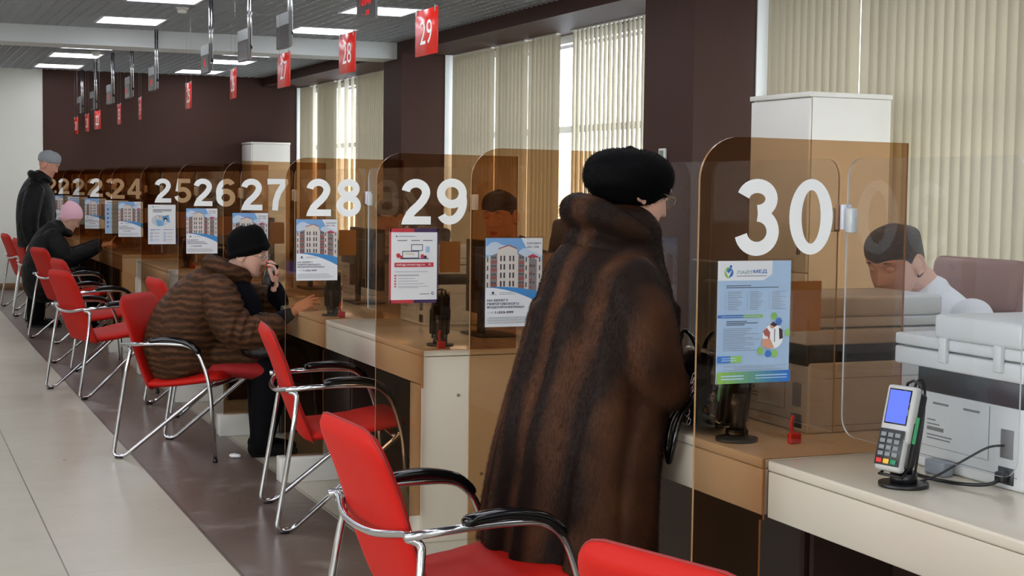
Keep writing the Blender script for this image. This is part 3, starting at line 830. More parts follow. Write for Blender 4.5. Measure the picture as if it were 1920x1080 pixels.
def eyes_brows(parent, T, closed=0.4, brow=M_dark_hair, skin=M_skin, hat=False):
    for s_ in (-1, 1):
        c = T @ Vector((.0735, s_*.032, .011))
        R = T.to_3x3().to_4x4()
        mb = MB().sphere((0, 0, 0), (.0115, .0125, .0115), M_eyew, 14, 10, T=Matrix.Translation(c) @ R)
        mb.sphere((.0075, 0, -.001-closed*.003), (.0052, .0055, .0055), M_iris, 10, 8, T=Matrix.Translation(c) @ R)
        tag(mb.build('eye', parent))
        lid = MB().grid(lambda u, v: (.0128*math.cos(-.1+v*1.5-closed*.75)*math.cos((u-.5)*2.3), .0135*math.sin((u-.5)*2.3), .0128*math.sin(-.1+v*1.5-closed*.75)), 8, 5, skin, T=Matrix.Translation(c) @ R)
        lid.build('eyelid', parent)
        if hat: continue
        b = MB().tube([T @ Vector(p) for p in ((.091, s_*.014, .035), (.093, s_*.028, .040), (.083, s_*.047, .036))], [.0022, .003, .0012], brow, 6)
        b.build('eyebrow', parent)
def lips_fn(T):
    Ti = T.inverted()
    def f(c):
        q = Ti @ c
        return q.x > .086 and abs(q.y) < .023 and abs(q.z+.068) < .0115*(1-(abs(q.y)/.026)**2)
    return f
def HT(loc, yaw=0, pitch=0, roll=0, s_=1.0):
    """head frame: +x face direction, pitch > 0 looks down"""
    return Matrix.Translation(loc) @ Matrix.Rotation(yaw, 4, 'Z') @ Matrix.Rotation(pitch, 4, 'Y') @ Matrix.Rotation(roll, 4, 'X') @ Matrix.Scale(s_, 4)
def glasses(parent, T, temple=True):
    mb = MB(); m = mat('thin_gold_spectacle_wire', (170, 150, 120), 0.2, 1.0)
    t = []
    for s_ in (-1, 1):
        ring = [T @ Vector((.100-.0*abs(math.cos(a)), s_*.033+.024*math.cos(a), .006+.018*math.sin(a))) for a in [2*PI*k/22 for k in range(22)]]
        mb.tube(ring, .0012, m, 6, closed=True)
        if temple: mb.tube([T @ Vector(p) for p in ((.100, s_*.057, .010), (.085, s_*.073, .012), (.02, s_*.082, .010), (-.010, s_*.083, .000))], .0011, m, 6)
    mb.tube([T @ Vector(p) for p in ((.100, -.009, .008), (.104, 0, .011), (.100, .009, .008))], .0012, m, 6)
    gl = mb.build('glasses', parent); tag(gl, 'thin metal rimmed glasses')
    ln = MB(); gm = MATS.get('spectacle_lens') or thin_glass('spectacle_lens', (.93, .95, .96), .01)
    for s_ in (-1, 1):
        ln.prism([(s_*.033+.0235*math.cos(a), .006+.0175*math.sin(a)) for a in [2*PI*k/22 for k in range(22)]], .0992, .1004, gm, 'x', T=T)
    ln.build('lens', gl)
def legs_standing(mb, m, sep=.095, top=.82, lean=0, T=None):
    for s_ in (-1, 1):
        limb(mb, [((lean, s_*.09, top), .085, .09), ((lean*.6+.005, s_*.095, .62), .080, .085), ((.02, s_*sep, .47), .058, .062), ((.0, s_*sep, .30), .054, .058), ((-.01, s_*sep, .12), .045, .05)], (0, 1, 0), m, 18, T)
def shoe(mb, m, x, y, T=None, L=.27, z=0):
    limb(mb, [((x-.06, y, z+.045), .035, .04), ((x+.03, y, z+.04), .040, .036), ((x+.11, y, z+.034), .045, .028), ((x+L-.10, y, z+.028), .036, .022)], (0, 1, 0), m, 14, T)

# --- fur materials
def fur_mat(name, c1, c2, scale, axis='Z', dist=3.0, sheen=0.4):
    m = bpy.data.materials.new(name); m.use_nodes = True; n, l = nodes(m); p = n['Principled BSDF']
    tc = n.new('ShaderNodeTexCoord'); w = n.new('ShaderNodeTexWave'); w.wave_type = 'BANDS'; w.bands_direction = axis
    w.inputs['Scale'].default_value = scale; w.inputs['Distortion'].default_value = dist; w.inputs['Detail'].default_value = 2; w.inputs['Detail Scale'].default_value = 1.2
    l.new(tc.outputs['Object'], w.inputs['Vector'])
    ns = n.new('ShaderNodeTexNoise'); ns.inputs['Scale'].default_value = 7; ns.inputs['Detail'].default_value = 5; l.new(tc.outputs['Object'], ns.inputs['Vector'])
    mx = n.new('ShaderNodeMath'); mx.operation = 'MULTIPLY'; l.new(w.outputs['Fac'], mx.inputs[0]); l.new(ns.outputs['Fac'], mx.inputs[1])
    r = n.new('ShaderNodeValToRGB'); r.color_ramp.elements[0].color = rgb(*c1); r.color_ramp.elements[1].color = rgb(*c2)
    r.color_ramp.elements[0].position = 0.12; r.color_ramp.elements[1].position = 0.62
    l.new(mx.outputs[0], r.inputs[0]); l.new(r.outputs[0], p.inputs['Base Color'])
    p.inputs['Roughness'].default_value = 0.6; p.inputs['Specular IOR Level'].default_value = 0.12
    MATS[name] = m; return m
M_fur = fur_mat('dark_brown_mink_fur', (30, 18, 12), (78, 48, 30), 2.6, 'Y', 3.2)
M_fur2 = fur_mat('brown_banded_mink_fur', (58, 37, 23), (98, 64, 41), 8.6, 'Z', 5.5)
def add_fur(o, count, length, seed=1, down=1.0, rad=0.0008):
    """short lying fur: strands of the given length, mostly along the surface and downwards"""
    ps = o.modifiers.new('fur', 'PARTICLE_SYSTEM'); st = ps.particle_system.settings
    st.type = 'HAIR'; st.count = count; st.hair_step = 3; st.render_step = 2; st.display_step = 2
    st.use_advanced_hair = True
    st.normal_factor = length/4*0.45; st.object_align_factor = (0, 0, -down*length/4*0.85); st.factor_random = length/4*0.35
    st.root_radius = 1.0; st.tip_radius = 0.1; st.radius_scale = rad
    ps.particle_system.seed = seed

# ---- person 1: woman in a long dark fur coat, standing, leaning over counter 30
def woman_standing():
    X0, Y0 = 1.80, 3.80
    def L(p): return (p[0]-X0, p[1]-Y0, p[2])
    Th = HT((0.165, 0.0, 1.435), math.radians(-2), math.radians(20), math.radians(-4), 0.98)
    b = MB()
    head(b, M_skin, Th)
    limb(b, [((.06, 0, 1.22), .075, .07), ((.10, 0, 1.30), .058, .058), ((.135, 0, 1.38), .055, .058)], (0, 1, 0), M_skin)
    limb(b, [((-.03, 0, .86), .15, .11), ((0, 0, 1.0), .13, .10), ((.03, 0, 1.12), .16, .11), ((.06, 0, 1.24), .14, .08)], (0, 1, 0), M_skin)
    legs_standing(b, M_skin)
    for s_ in (-1, 1):
        limb(b, [((.05, s_*.17, 1.21), .045, .045), ((.09, s_*.24, 1.03), .042, .042), ((.20, s_*.18, .92), .030, .028)], (0, 1, 0), M_skin)
        hand(b, M_skin, Matrix.Translation((.20, s_*.18, .92)) @ Matrix.Rotation(.55, 4, 'Y'), (.6, .65, .7, .75), side=-s_)
    root = fuse(b, 'person', .0045, mats_by=[(M_lip, lips_fn(Th))], loc=(X0, Y0, 0))
    tag(root, 'person standing in a long dark brown fur coat and black fur beret leaning over counter', 'person')
    eyes_brows(root, Th, hat=True)
    glasses(root, Th)
    # boots and dark trousers under the coat
    c = MB(); legs_standing(c, M_blackpants); 
    for s_ in (-1, 1): limb(c, [((.0, s_*.095, .40), .066, .068), ((-.01, s_*.095, .16), .056, .06), ((-.02, s_*.095, .06), .05, .06)], (0, 1, 0), M_blackpants)
    fuse(c, 'trousers', .012, root, 3)
    c = MB()
    for s_ in (-1, 1): shoe(c, M_blackg, 0.0, s_*.095); limb(c, [((-.02, s_*.095, .20), .052, .056), ((-.02, s_*.095, .07), .046, .052)], (0, 1, 0), M_blackg)
    for q in (-1, 1): pass
    fuse(c, 'boots', .008, root, 2)
    # coat body: rings follow the bulky A-line
    c = MB()
    rows = [(1.33, .125, .115, .125), (1.27, .105, .150, .150), (1.20, .085, .185, .200), (1.12, .070, .195, .225), (1.03, .055, .200, .245), (.93, .040, .212, .262),
            (.82, .015, .215, .275), (.70, -.012, .215, .285), (.56, -.028, .220, .300), (.44, -.036, .226, .312), (.425, -.036, .222, .308)]
    limb(c, [((x, 0, z), bb, aa*.93) for z, x, aa, bb in rows], (0, 1, 0), M_fur, 40, e1=.12)
    # vertical folds of the skirt are rolls of pelt
    for k in range(9):
        a = 2*PI*k/9+.2; rr = 1.0
        pts = [((x+math.cos(a)*aa*.93*rr, math.sin(a)*bb*rr, z-.0), .045+.06*((.95-z) if z < .95 else 0), .022) for z, x, aa, bb in rows[3:10]]
        limb(c, pts, (-math.sin(a), math.cos(a), 0), M_fur, 12)
    # sleeves
    limb(c, [((.06, -.165, 1.205), .075, .085), ((.075, -.235, 1.10), .078, .088), ((.09, -.262, .985), .076, .080), ((.13, -.24, .925), .068, .070), ((.175, -.20, .91), .062, .066)], (0, 1, 0), M_fur, 22)
    limb(c, [((.06, .165, 1.205), .075, .085), ((.085, .235, 1.10), .078, .088), ((.12, .262, .985), .076, .084), ((.19, .22, .925), .068, .070), ((.24, .17, .91), .062, .066)], (0, 1, 0), M_fur, 22)
    coat = fuse(c, 'fur_coat', .009, root, 5)
    add_fur(coat, 95000, .012, 3)
    # collar: thick stand-up roll round the neck, lower at the front
    c = MB()
    ring = []
    for k in range(24):
        a = 2*PI*k/24; ring.append(Vector((.085+.098*math.cos(a), .112*math.sin(a), 1.337-.055*math.cos(a)-(.03 if math.cos(a) > .6 else 0))))
    c.tube(ring, [.038-.006*math.cos(2*PI*k/24) for k in range(24)], M_fur, 16, closed=True)
    limb(c, [((.07, 0, 1.27), .15, .12), ((.085, 0, 1.31), .120, .105), ((.09, 0, 1.325), .105, .095)], (0, 1, 0), M_fur, 24)
    col = fuse(c, 'collar', .008, root, 4); add_fur(col, 16000, .013, 5, .6)
    # beret: bulging fur cap tilted back
    c = MB()
    Tb = HT((.146, 0.0, 1.480), 0, math.radians(4), 0)
    limb(c, [((-.004, 0, -.056), .088, .104), ((-.004, 0, -.030), .108, .124), ((-.006, 0, .004), .117, .131), ((-.006, 0, .036), .110, .122), ((-.006, 0, .060), .086, .098), ((-.006, 0, .074), .05, .06), ((-.006, 0, .079), .012, .014)], (0, 1, 0), M_knitblack, 30, Tb, e0=.45)
    M_bf = mat('black_fur', (6, 6, 7), 0.7, 0, 0.08)
    c.mats = [M_bf]
    h = fuse(c, 'fur_beret', .007, root, 3); add_fur(h, 14000, .009, 8, .3)
    return root
woman_standing()
# handbag between her and the divider, standing on the counter edge
def handbag():
    M_pat = noise_bump(mat('black_patent_quilted_leather', (14, 14, 16), 0.18), 26, 0.7, 0.01)
    t = empty('handbag', (2.095, 3.64, ZT), math.radians(80), 'black quilted patent leather handbag with metal chain on the counter by divider 30', 'handbag')
    c = MB(); limb(c, [((0, 0, .02), .15, .055), ((0, 0, .09), .155, .062), ((0, 0, .17), .135, .045), ((0, 0, .215), .125, .022)], (1, 0, 0), M_pat, 28, e0=.3, e1=.4)
    MB().tube(smooth_path([(-.10, .055, .10), (-.115, .10, .04), (-.12, .118, -.03), (-.10, .122, -.075), (-.07, .118, -.03), (-.065, .10, .04), (-.07, .055, .10)], 6), .008, M_blackg, 8).build('strap', t)
    b = fuse(c, 'body', .007, t, 3)
    for s_ in (-1, 1): MB().tube(smooth_path([(-.075, s_*.03, .18), (-.07, s_*.04, .235), (0, s_*.045, .27), (.07, s_*.04, .235), (.075, s_*.03, .18)], 6), .007, M_blackg, 8).build('handle', t)
    ch = MB()
    for k in range(11):
        a = Vector((-.115+.004*k, .062+.004*math.sin(k), .16-.013*k))
        R = Matrix.Translation(a) @ Euler((0.5, 1.2, .7+(k % 2)*1.5)).to_matrix().to_4x4()
        ch.tube([(.010*math.cos(q), .006*math.sin(q), 0) for q in [2*PI*j/10 for j in range(10)]], .0018, M_chrome, 6, closed=True, T=R)
    ch.build('chain', t)
handbag()

# ---- person 2: seated woman on the phone
def woman_phone():
    X0, Y0 = 1.52, 8.02; rz = math.radians(-14); TIPS.clear()
    Ti = (Matrix.Translation((X0, Y0, 0)) @ Matrix.Rotation(rz, 4, 'Z')).inverted()
    W = lambda x, y, z: tuple(Ti @ Vector((x, y, z)))
    hl = W(1.800, 7.93, 1.070)
    Th = HT(hl, math.radians(-20), math.radians(14), math.radians(3), 0.98)
    b = MB(); head(b, M_skin, Th)
    sh = W(1.63, 7.96, .90)
    limb(b, [(W(1.64, 7.96, .86), .09, .08), (W(1.70, 7.95, .95), .058, .06), (W(1.775, 7.94, 1.03), .054, .058)], (0, 1, 0), M_skin)
    limb(b, [(W(1.46, 8.03, .50), .17, .13), (W(1.50, 8.0, .65), .15, .12), (W(1.57, 7.97, .80), .17, .11), (W(1.64, 7.96, .89), .15, .08)], (0, 1, 0), M_skin)
    hip = {-1: W(1.50, 7.93, .52), 1: W(1.50, 8.13, .52)}; kn = {-1: W(1.90, 7.80, .50), 1: W(1.90, 7.98, .50)}; an = {-1: W(1.83, 7.75, .10), 1: W(1.87, 7.93, .10)}
    for s_ in (-1, 1):
        limb(b, [(hip[s_], .085, .085), (kn[s_], .062, .062), (an[s_], .038, .04)], (0, 1, 0), M_skin)
    # right arm (near the camera): forearm forward over the counter, hand open
    shR = W(1.63, 7.76, .90); elR = W(1.72, 7.66, .64); wrR = W(1.965, 7.60, .785)
    limb(b, [(shR, .045, .045), (elR, .040, .040), (wrR, .026, .022)], (0, 1, 0), M_skin)
    dR = (Vector(W(2.06, 7.60, .84))-Vector(wrR)).normalized()
    def frame(p, d, up):
        d = Vector(d).normalized(); z = (Vector(up)-d*Vector(up).dot(d)).normalized(); y = z.cross(d)
        M_ = Matrix((d, y, z)).transposed().to_4x4(); return Matrix.Translation(p) @ M_
    FR = frame(wrR, dR, (-.45, -.62, .65))
    hand(b, M_skin, FR, (.12, .2, .32, .5), thumb=(.7, .3), spread=.09, side=1)
    # left arm raised, hand holding the phone to the far cheek
    shL = W(1.66, 8.12, .90); elL = W(1.98, 8.02, .80); wrL = W(1.925, 7.875, .910)
    limb(b, [(shL, .040, .040), (elL, .026, .026), (wrL, .025, .021)], (0, 1, 0), M_skin)
    dL = Vector(W(1.935, 7.855, 1.01))-Vector(wrL)
    FL = frame(wrL, dL, Vector(W(2.2, 7.85, 1.0))-Vector(W(1.9, 7.95, 1.0)))
    hand(b, M_skin, FL, (.62, .58, .5, .5), thumb=(.35, .1), spread=.06, side=1)
    M_nail = mat('red_nail_varnish', (190, 20, 26), 0.25)
    root = fuse(b, 'person', .004, mats_by=[(M_lip, lips_fn(Th)), (M_nail, lambda q: any((q-t).length < .0072 for t in TIPS))], loc=(X0+.02, Y0+.08, 0), rz=rz)
    tag(root, 'seated person in a banded brown fur coat and black hat talking on a phone', 'person')
    eyes_brows(root, Th, .7); glasses(root, Th)
    # phone at the face side of the hand
    Tp = Matrix.Translation((1.913, 7.922, .962)) @ Matrix.Rotation(math.radians(-14), 4, 'Z') @ Matrix.Rotation(math.radians(14), 4, 'Y')
    p = MB().rbox((-.033, -.004, -.060), (.033, .004, .060), M_blackg, .004, 3, T=Tp)
    tag(p.build('phone'), 'black phone held to the face of the seated woman', 'phone')
    # coat
    c = MB()
    B = [(W(1.50, 8.02, .47), .215, .20), (W(1.475, 8.02, .56), .228, .215), (W(1.49, 8.01, .68), .235, .205), (W(1.54, 7.99, .80), .23, .17), (W(1.60, 7.97, .89), .20, .13), (W(1.65, 7.96, .95), .13, .09)]
    limb(c, B, (0, 1, 0), M_fur2, 36, e0=.2)
    # skirt of the coat over the lap
    limb(c, [(W(1.50, 8.03, .53), .20, .125), (W(1.68, 7.97, .54), .19, .12), (W(1.83, 7.92, .51), .170, .10)], (0, 1, 0), M_fur2, 28)
    # rolls of pelt on the back and the sleeves
    def pelt_roll(cn, a_, b_, r):
        cn = Vector(cn); ring = [cn+Vector((math.cos(q)*b_, math.sin(q)*a_, 0)) for q in [2*PI*j/30 for j in range(30)]]
        c.tube(ring, r*1.15, M_fur2, 8, closed=True)
    n = 13
    for k in range(n):
        t = (k+.5)/n*4.0; i = min(int(t), 3); f = t-i
        p = Vector(B[i][0]).lerp(Vector(B[i+1][0]), f); pelt_roll(p, B[i][1]*(1-f)+B[i+1][1]*f-.004, B[i][2]*(1-f)+B[i+1][2]*f-.004, .016)
    def sleeve(pts, nr):
        limb(c, pts, (0, 1, 0), M_fur2, 22)
        for k in range(nr):
            t = (k+.5)/nr*(len(pts)-1); i = min(int(t), len(pts)-2); f = t-i
            p = Vector(pts[i][0]).lerp(Vector(pts[i+1][0]), f); d = (Vector(pts[i+1][0])-Vector(pts[i][0])).normalized()
            r = pts[i][1]*(1-f)+pts[i+1][1]*f; u = d.orthogonal().normalized(); w = d.cross(u)
            c.tube([p+(u*math.cos(q)+w*math.sin(q))*(r-.003) for q in [2*PI*j/20 for j in range(20)]], .015, M_fur2, 8, closed=True)
    sleeve([(W(1.60, 7.80, .90), .085, .085), (W(1.615, 7.71, .80), .098, .098), (W(1.655, 7.66, .70), .094, .094), (W(1.76, 7.62, .675), .084, .084), (W(1.86, 7.60, .71), .072, .072)], 9)
    sleeve([(W(1.64, 8.12, .89), .085, .085), (W(1.80, 8.12, .82), .09, .09), (W(1.96, 8.04, .80), .078, .078)], 6)
    coat = fuse(c, 'fur_coat', .0075, root, 2)
    add_fur(coat, 45000, .011, 11, .8)
    c = MB(); ring = []
    cn = Vector(W(1.685, 7.955, .975))
    ring = [cn+Vector((.088*math.cos(q), .105*math.sin(q), -.035*math.cos(q)+.012)) for q in [2*PI*j/24 for j in range(24)]]
    c.tube(ring, .046, M_fur2, 14, closed=True)
    col = fuse(c, 'collar', .008, root, 3); add_fur(col, 9000, .012, 12, .6)
    # dark scarf / sweater at the front, cuffs
    c = MB(); limb(c, [(W(1.72, 7.93, .90), .11, .07), (W(1.78, 7.91, .82), .12, .07), (W(1.80, 7.90, .70), .12, .08)], (0, 1, 0), M_navy)
    for a_, b_ in ((wrR, elR), (wrL, elL)):
        d = (Vector(b_)-Vector(a_)); limb(c, [(Vector(a_)+d*.10, .034, .034), (Vector(a_)+d*.35, .046, .046), (Vector(a_)+d*1.05, .060, .060)], (0, 1, 0), M_navy)
    fuse(c, 'sweater', .009, root, 2)
    c = MB(); limb(c, [(W(1.73, 7.945, .93), .060, .05), (W(1.775, 7.935, .965), .055, .045)], (0, 1, 0), mat('red_scarf', (170, 16, 20), .8)); c.build('neck_scarf', root)
    # red skirt, black trousers and boots
    c = MB()
    M_rs = mat('red_skirt_cloth', (160, 22, 24), .8)
    limb(c, [(W(1.55, 8.02, .475), .19, .05), (W(1.76, 7.92, .465), .185, .06), (W(1.90, 7.88, .455), .16, .075)], (0, 1, 0), M_rs, 24)
    fuse(c, 'skirt', .01, root, 2)
    c = MB()
    for s_ in (-1, 1):
        k_ = Vector(kn[s_]); a_ = Vector(an[s_])
        limb(c, [(k_+Vector((-.02, 0, -.01)), .085, .095), (k_.lerp(a_, .35), .082, .094), (k_.lerp(a_, .7), .070, .08), (a_+Vector((0, 0, 0)), .056, .066), (a_+Vector((-.005, 0, -.055)), .05, .062)], (0, 1, 0), M_blackpants)
    fuse(c, 'trousers', .01, root, 3)
    c = MB()
    for s_ in (-1, 1):
        a_ = Vector(an[s_]); shoe(c, M_blackfab, a_.x+.01, a_.y, L=.26); limb(c, [(a_+Vector((0, 0, .03)), .052, .058), (a_+Vector((-.01, 0, -.05)), .046, .052)], (0, 1, 0), M_blackfab)
        c.box((a_.x-.055, a_.y-.03, 0), (a_.x+.02, a_.y+.03, .03), M_blackfab)
    fuse(c, 'boots', .008, root, 2)
    # hat: soft cloche with turned brim
    c = MB(); Tb = Th @ HT((-.022, 0, .052), 0, math.radians(-27), 0)
    limb(c, [((.0, 0, -.062), .092, .100), ((-.0, 0, -.02), .099, .114), ((-.004, 0, .024), .094, .112), ((-.010, 0, .064), .080, .098), ((-.014, 0, .090), .048, .06), ((-.014, 0, .098), .01, .012)], (0, 1, 0), M_knitblack, 30, Tb, e0=.12)
    c.tube([(Tb @ Vector((-.0+.104*math.cos(q), .094*math.sin(q), -.040+.008*math.cos(q)))) for q in [2*PI*j/30 for j in range(30)]], .017, M_knitblack, 12, closed=True)
    fuse(c, 'hat', .006, root, 2)
    # nails on the visible finger tips
    # black handbag in the crook of the arm
    bg = MB(); M_pat = MATS['black_patent_quilted_leather']
    limb(bg, [((0, 0, 0), .12, .05), ((0, 0, .08), .125, .055), ((0, 0, .16), .10, .04), ((0, 0, .19), .09, .025)], (0, 1, 0), M_pat, 24)
    o = fuse(bg, 'handbag', .008, None, 3, loc=(1.835, 7.81, .56), rz=math.radians(50)); tag(o, 'black leather bag on the lap of the woman on the phone', 'handbag')
    return root
woman_phone()

# ---- person 3: man in grey beanie
def man():
    X0, Y0 = 1.42, 15.62; rz = math.radians(-8)
    Th = HT((.115, 0, 1.605), math.radians(-16), math.radians(25), 0, 1.04)
    b = MB(); head(b, M_skin2, Th)
    limb(b, [((.02, 0, 1.40), .085, .075), ((.06, 0, 1.48), .062, .064), ((.10, 0, 1.56), .06, .062)], (0, 1, 0), M_skin2)
    limb(b, [((0, 0, .92), .17, .13), ((0, 0, 1.1), .16, .12), ((.01, 0, 1.3), .17, .11), ((.02, 0, 1.38), .12, .08)], (0, 1, 0), M_skin2)
    legs_standing(b, M_skin2, .12, .92)
    for s_, hx, hy in ((-1, -.02, -.30), (1, .05, .27)):
        limb(b, [((.0, s_*.20, 1.33), .045, .045), ((-.04, s_*.28, 1.09), .045, .045), ((hx, hy, .84), .03, .026)], (0, 1, 0), M_skin2)
        F_ = Matrix.Translation((hx, hy, .84)) @ Matrix.Rotation(math.radians(88), 4, 'Y') @ Matrix.Rotation(math.radians(90*s_), 4, 'X')
        hand(b, M_skin2, F_, (.35, .4, .45, .5), side=-s_ if s_ < 0 else 1)
    root = fuse(b, 'person', .005, mats_by=[(M_lip, lips_fn(Th))], loc=(X0, Y0, 0), rz=rz)
    tag(root, 'standing man in grey knitted beanie and black winter jacket looking down', 'person'); eyes_brows(root, Th, .7, M_dark_hair, M_skin2)
    c = MB()
    limb(c, [((-.005, 0, .80), .225, .175), ((-.01, 0, .95), .235, .18), ((-.01, 0, 1.12), .25, .185), ((0, 0, 1.28), .26, .175), ((.01, 0, 1.38), .22, .14), ((.03, 0, 1.45), .13, .10)], (0, 1, 0), M_jacket, 32, e0=.12)
    for s_, hx, hy in ((-1, -.02, -.30), (1, .05, .27)):
        limb(c, [((.0, s_*.20, 1.36), .085, .09), ((-.03, s_*.275, 1.20), .088, .092), ((-.05, s_*.30, 1.05), .084, .088), ((hx-.01, hy+.0, .88), .070, .072)], (0, 1, 0), M_jacket, 22)
    c.tube([(.035+.085*math.cos(q), .10*math.sin(q), 1.485-.03*math.cos(q)) for q in [2*PI*j/24 for j in range(24)]], .036, M_jacket, 12, closed=True)
    limb(c, [((.02, 0, 1.40), .13, .10), ((.04, 0, 1.48), .105, .09)], (0, 1, 0), M_jacket, 24)
    c.tube([(.175, .03, .84), (.185, .02, 1.1), (.17, .01, 1.36)], .006, M_jacket, 8)
    fuse(c, 'jacket', .009, root, 4)
    c = MB(); legs_standing(c, M_blackpants, .12, .88)
    for s_ in (-1, 1): limb(c, [((0, s_*.09, .85), .115, .12), ((.01, s_*.11, .6), .10, .105), ((.01, s_*.12, .42), .086, .09), ((-.005, s_*.12, .25), .082, .085), ((-.015, s_*.12, .09), .075, .082)], (0, 1, 0), M_blackpants)
    fuse(c, 'trousers', .01, root, 3)
    c = MB()
    for s_ in (-1, 1): shoe(c, M_blackfab, 0.0, s_*.12, L=.30)
    sh = fuse(c, 'shoes', .008, root, 1)
    c = MB()
    for s_ in (-1, 1):
        for k in range(4): c.tube([(.07+.022*k, s_*.12-.028, .078-.006*k), (.078+.022*k, s_*.12, .086-.007*k), (.07+.022*k, s_*.12+.028, .078-.006*k)], .004, M_metal, 6)
        c.box((-.09, s_*.12-.043, 0.0), (.23, s_*.12+.043, .018), mat('dark_sole', (30, 30, 32), .8))
    c.build('laces', sh)
    Tb = Th @ HT((-.012, 0, .062), 0, math.radians(-16), 0)
    M_gk = noise_bump(mat('grey_rib_knit', (152, 156, 160), .9), 8, 0.2, 0.005)
    c = MB(); limb(c, [((0, 0, -.040), .087, .103), ((0, 0, -.005), .089, .106), ((-.004, 0, .030), .082, .097), ((-.006, 0, .058), .058, .068), ((-.006, 0, .070), .025, .03), ((-.006, 0, .072), .01, .012)], (0, 1, 0), M_gk, 30, Tb, e0=.12)
    h = fuse(c, 'beanie', .006, root, 1)
    rb = MB()
    for k in range(44):
        q = 2*PI*k/44; rb.tube([Tb @ Vector((.103*math.cos(q)*f, .087*math.sin(q)*f, z)) for z, f in ((-.036, 1.0), (-.02, 1.015), (-.005, 1.025), (.012, 1.01), (.030, .945), (.046, .80))], .0032, M_gk, 5)
    rb.build('knit_rib', h)
man()

# ---- person 4: seated woman with a pink beanie
def woman_pink():
    X0, Y0 = 1.485, 14.98; rz = math.radians(-6)
    Th = HT((.18, 0, 1.085), math.radians(-14), math.radians(30), 0, 1.0)
    b = MB(); head(b, M_skin, Th)
    limb(b, [((.05, 0, .90), .08, .07), ((.10, 0, .98), .056, .058), ((.15, 0, 1.04), .054, .056)], (0, 1, 0), M_skin)
    limb(b, [((-.06, 0, .50), .17, .13), ((-.04, 0, .66), .15, .12), ((.0, 0, .82), .17, .11), ((.05, 0, .93), .14, .08)], (0, 1, 0), M_skin)
    hd = {-1: ((.47, -.13, .83)), 1: ((.49, .10, .84))}
    for s_ in (-1, 1):
        limb(b, [((-.02, s_*.10, .50), .085, .085), ((.38, s_*.11, .52), .06, .06), ((.36, s_*.11, .10), .04, .04)], (0, 1, 0), M_skin)
        limb(b, [((.03, s_*.19, .92), .045, .045), ((.14, s_*.24, .70), .04, .04), (hd[s_], .027, .022)], (0, 1, 0), M_skin)
        hand(b, M_skin, Matrix.Translation(hd[s_]) @ Matrix.Rotation(-.15, 4, 'Y') @ Matrix.Rotation(s_*(-.35), 4, 'Z'), (.35, .4, .45, .5), side=-s_)
    root = fuse(b, 'person', .0055, mats_by=[(M_lip, lips_fn(Th))], loc=(X0, Y0, 0), rz=rz)
    tag(root, 'seated person in a pink beanie and black coat holding papers at the counter', 'person'); eyes_brows(root, Th, .6, hat=True); glasses(root, Th)
    c = MB()
    limb(c, [((-.05, 0, .44), .25, .20), ((-.06, 0, .58), .255, .205), ((-.04, 0, .72), .25, .19), ((-.01, 0, .86), .235, .16), ((.03, 0, .95), .18, .12), ((.08, 0, 1.0), .11, .085)], (0, 1, 0), M_jacket, 30)
    limb(c, [((-.02, 0, .52), .22, .12), ((.2, 0, .53), .21, .11), ((.38, 0, .50), .19, .09)], (0, 1, 0), M_jacket, 26)
    for s_ in (-1, 1): limb(c, [((.02, s_*.17, .92), .09, .09), ((.09, s_*.24, .80), .092, .095), ((.16, s_*.25, .71), .088, .09), (tuple(Vector(hd[s_])+Vector((-.05, 0, -.01))), .070, .066)], (0, 1, 0), M_jacket, 22)
    c.tube([(.085+.09*math.cos(q), .105*math.sin(q), .985-.04*math.cos(q)) for q in [2*PI*j/24 for j in range(24)]], .04, M_jacket, 12, closed=True)
    fuse(c, 'coat', .009, root, 4)
    c = MB()
    for s_ in (-1, 1):
        limb(c, [((.15, s_*.11, .53), .09, .085), ((.37, s_*.11, .53), .085, .085), ((.39, s_*.11, .46), .08, .085)], (0, 1, 0), M_blackpants)
        limb(c, [((.37, s_*.11, .50), .08, .085), ((.37, s_*.11, .30), .07, .075), ((.36, s_*.11, .09), .06, .065)], (0, 1, 0), M_blackpants); shoe(c, M_blackpants, .37, s_*.11)
    fuse(c, 'trousers_and_boots', .01, root, 2)
    Tb = Th @ HT((-.016, 0, .046), 0, math.radians(-30), 0)
    M_pk = noise_bump(mat('pink_knit', (226, 178, 192), .9), 60, .3, .004)
    c = MB(); limb(c, [((.004, 0, -.052), .090, .106), ((0, 0, -.012), .097, .118), ((-.015, 0, .02), .092, .115), ((-.040, 0, .050), .078, .095), ((-.065, 0, .066), .05, .06), ((-.07, 0, .07), .02, .02)], (0, 1, 0), M_pk, 30, Tb, e0=.12)
    fuse(c, 'beanie', .0065, root, 2)
    p = MB().box((-.07, -.05, 0), (.07, .05, .0015), mat('pale_yellow_paper', (214, 206, 160), .7))
    o = p.build('paper_slip', None, (X0+.57, Y0-.03, .87)); o.rotation_euler = (0, math.radians(-55), math.radians(-20)); tag(o, 'pale yellow paper slip in the hands of the person in the pink beanie', 'paper')
woman_pink()

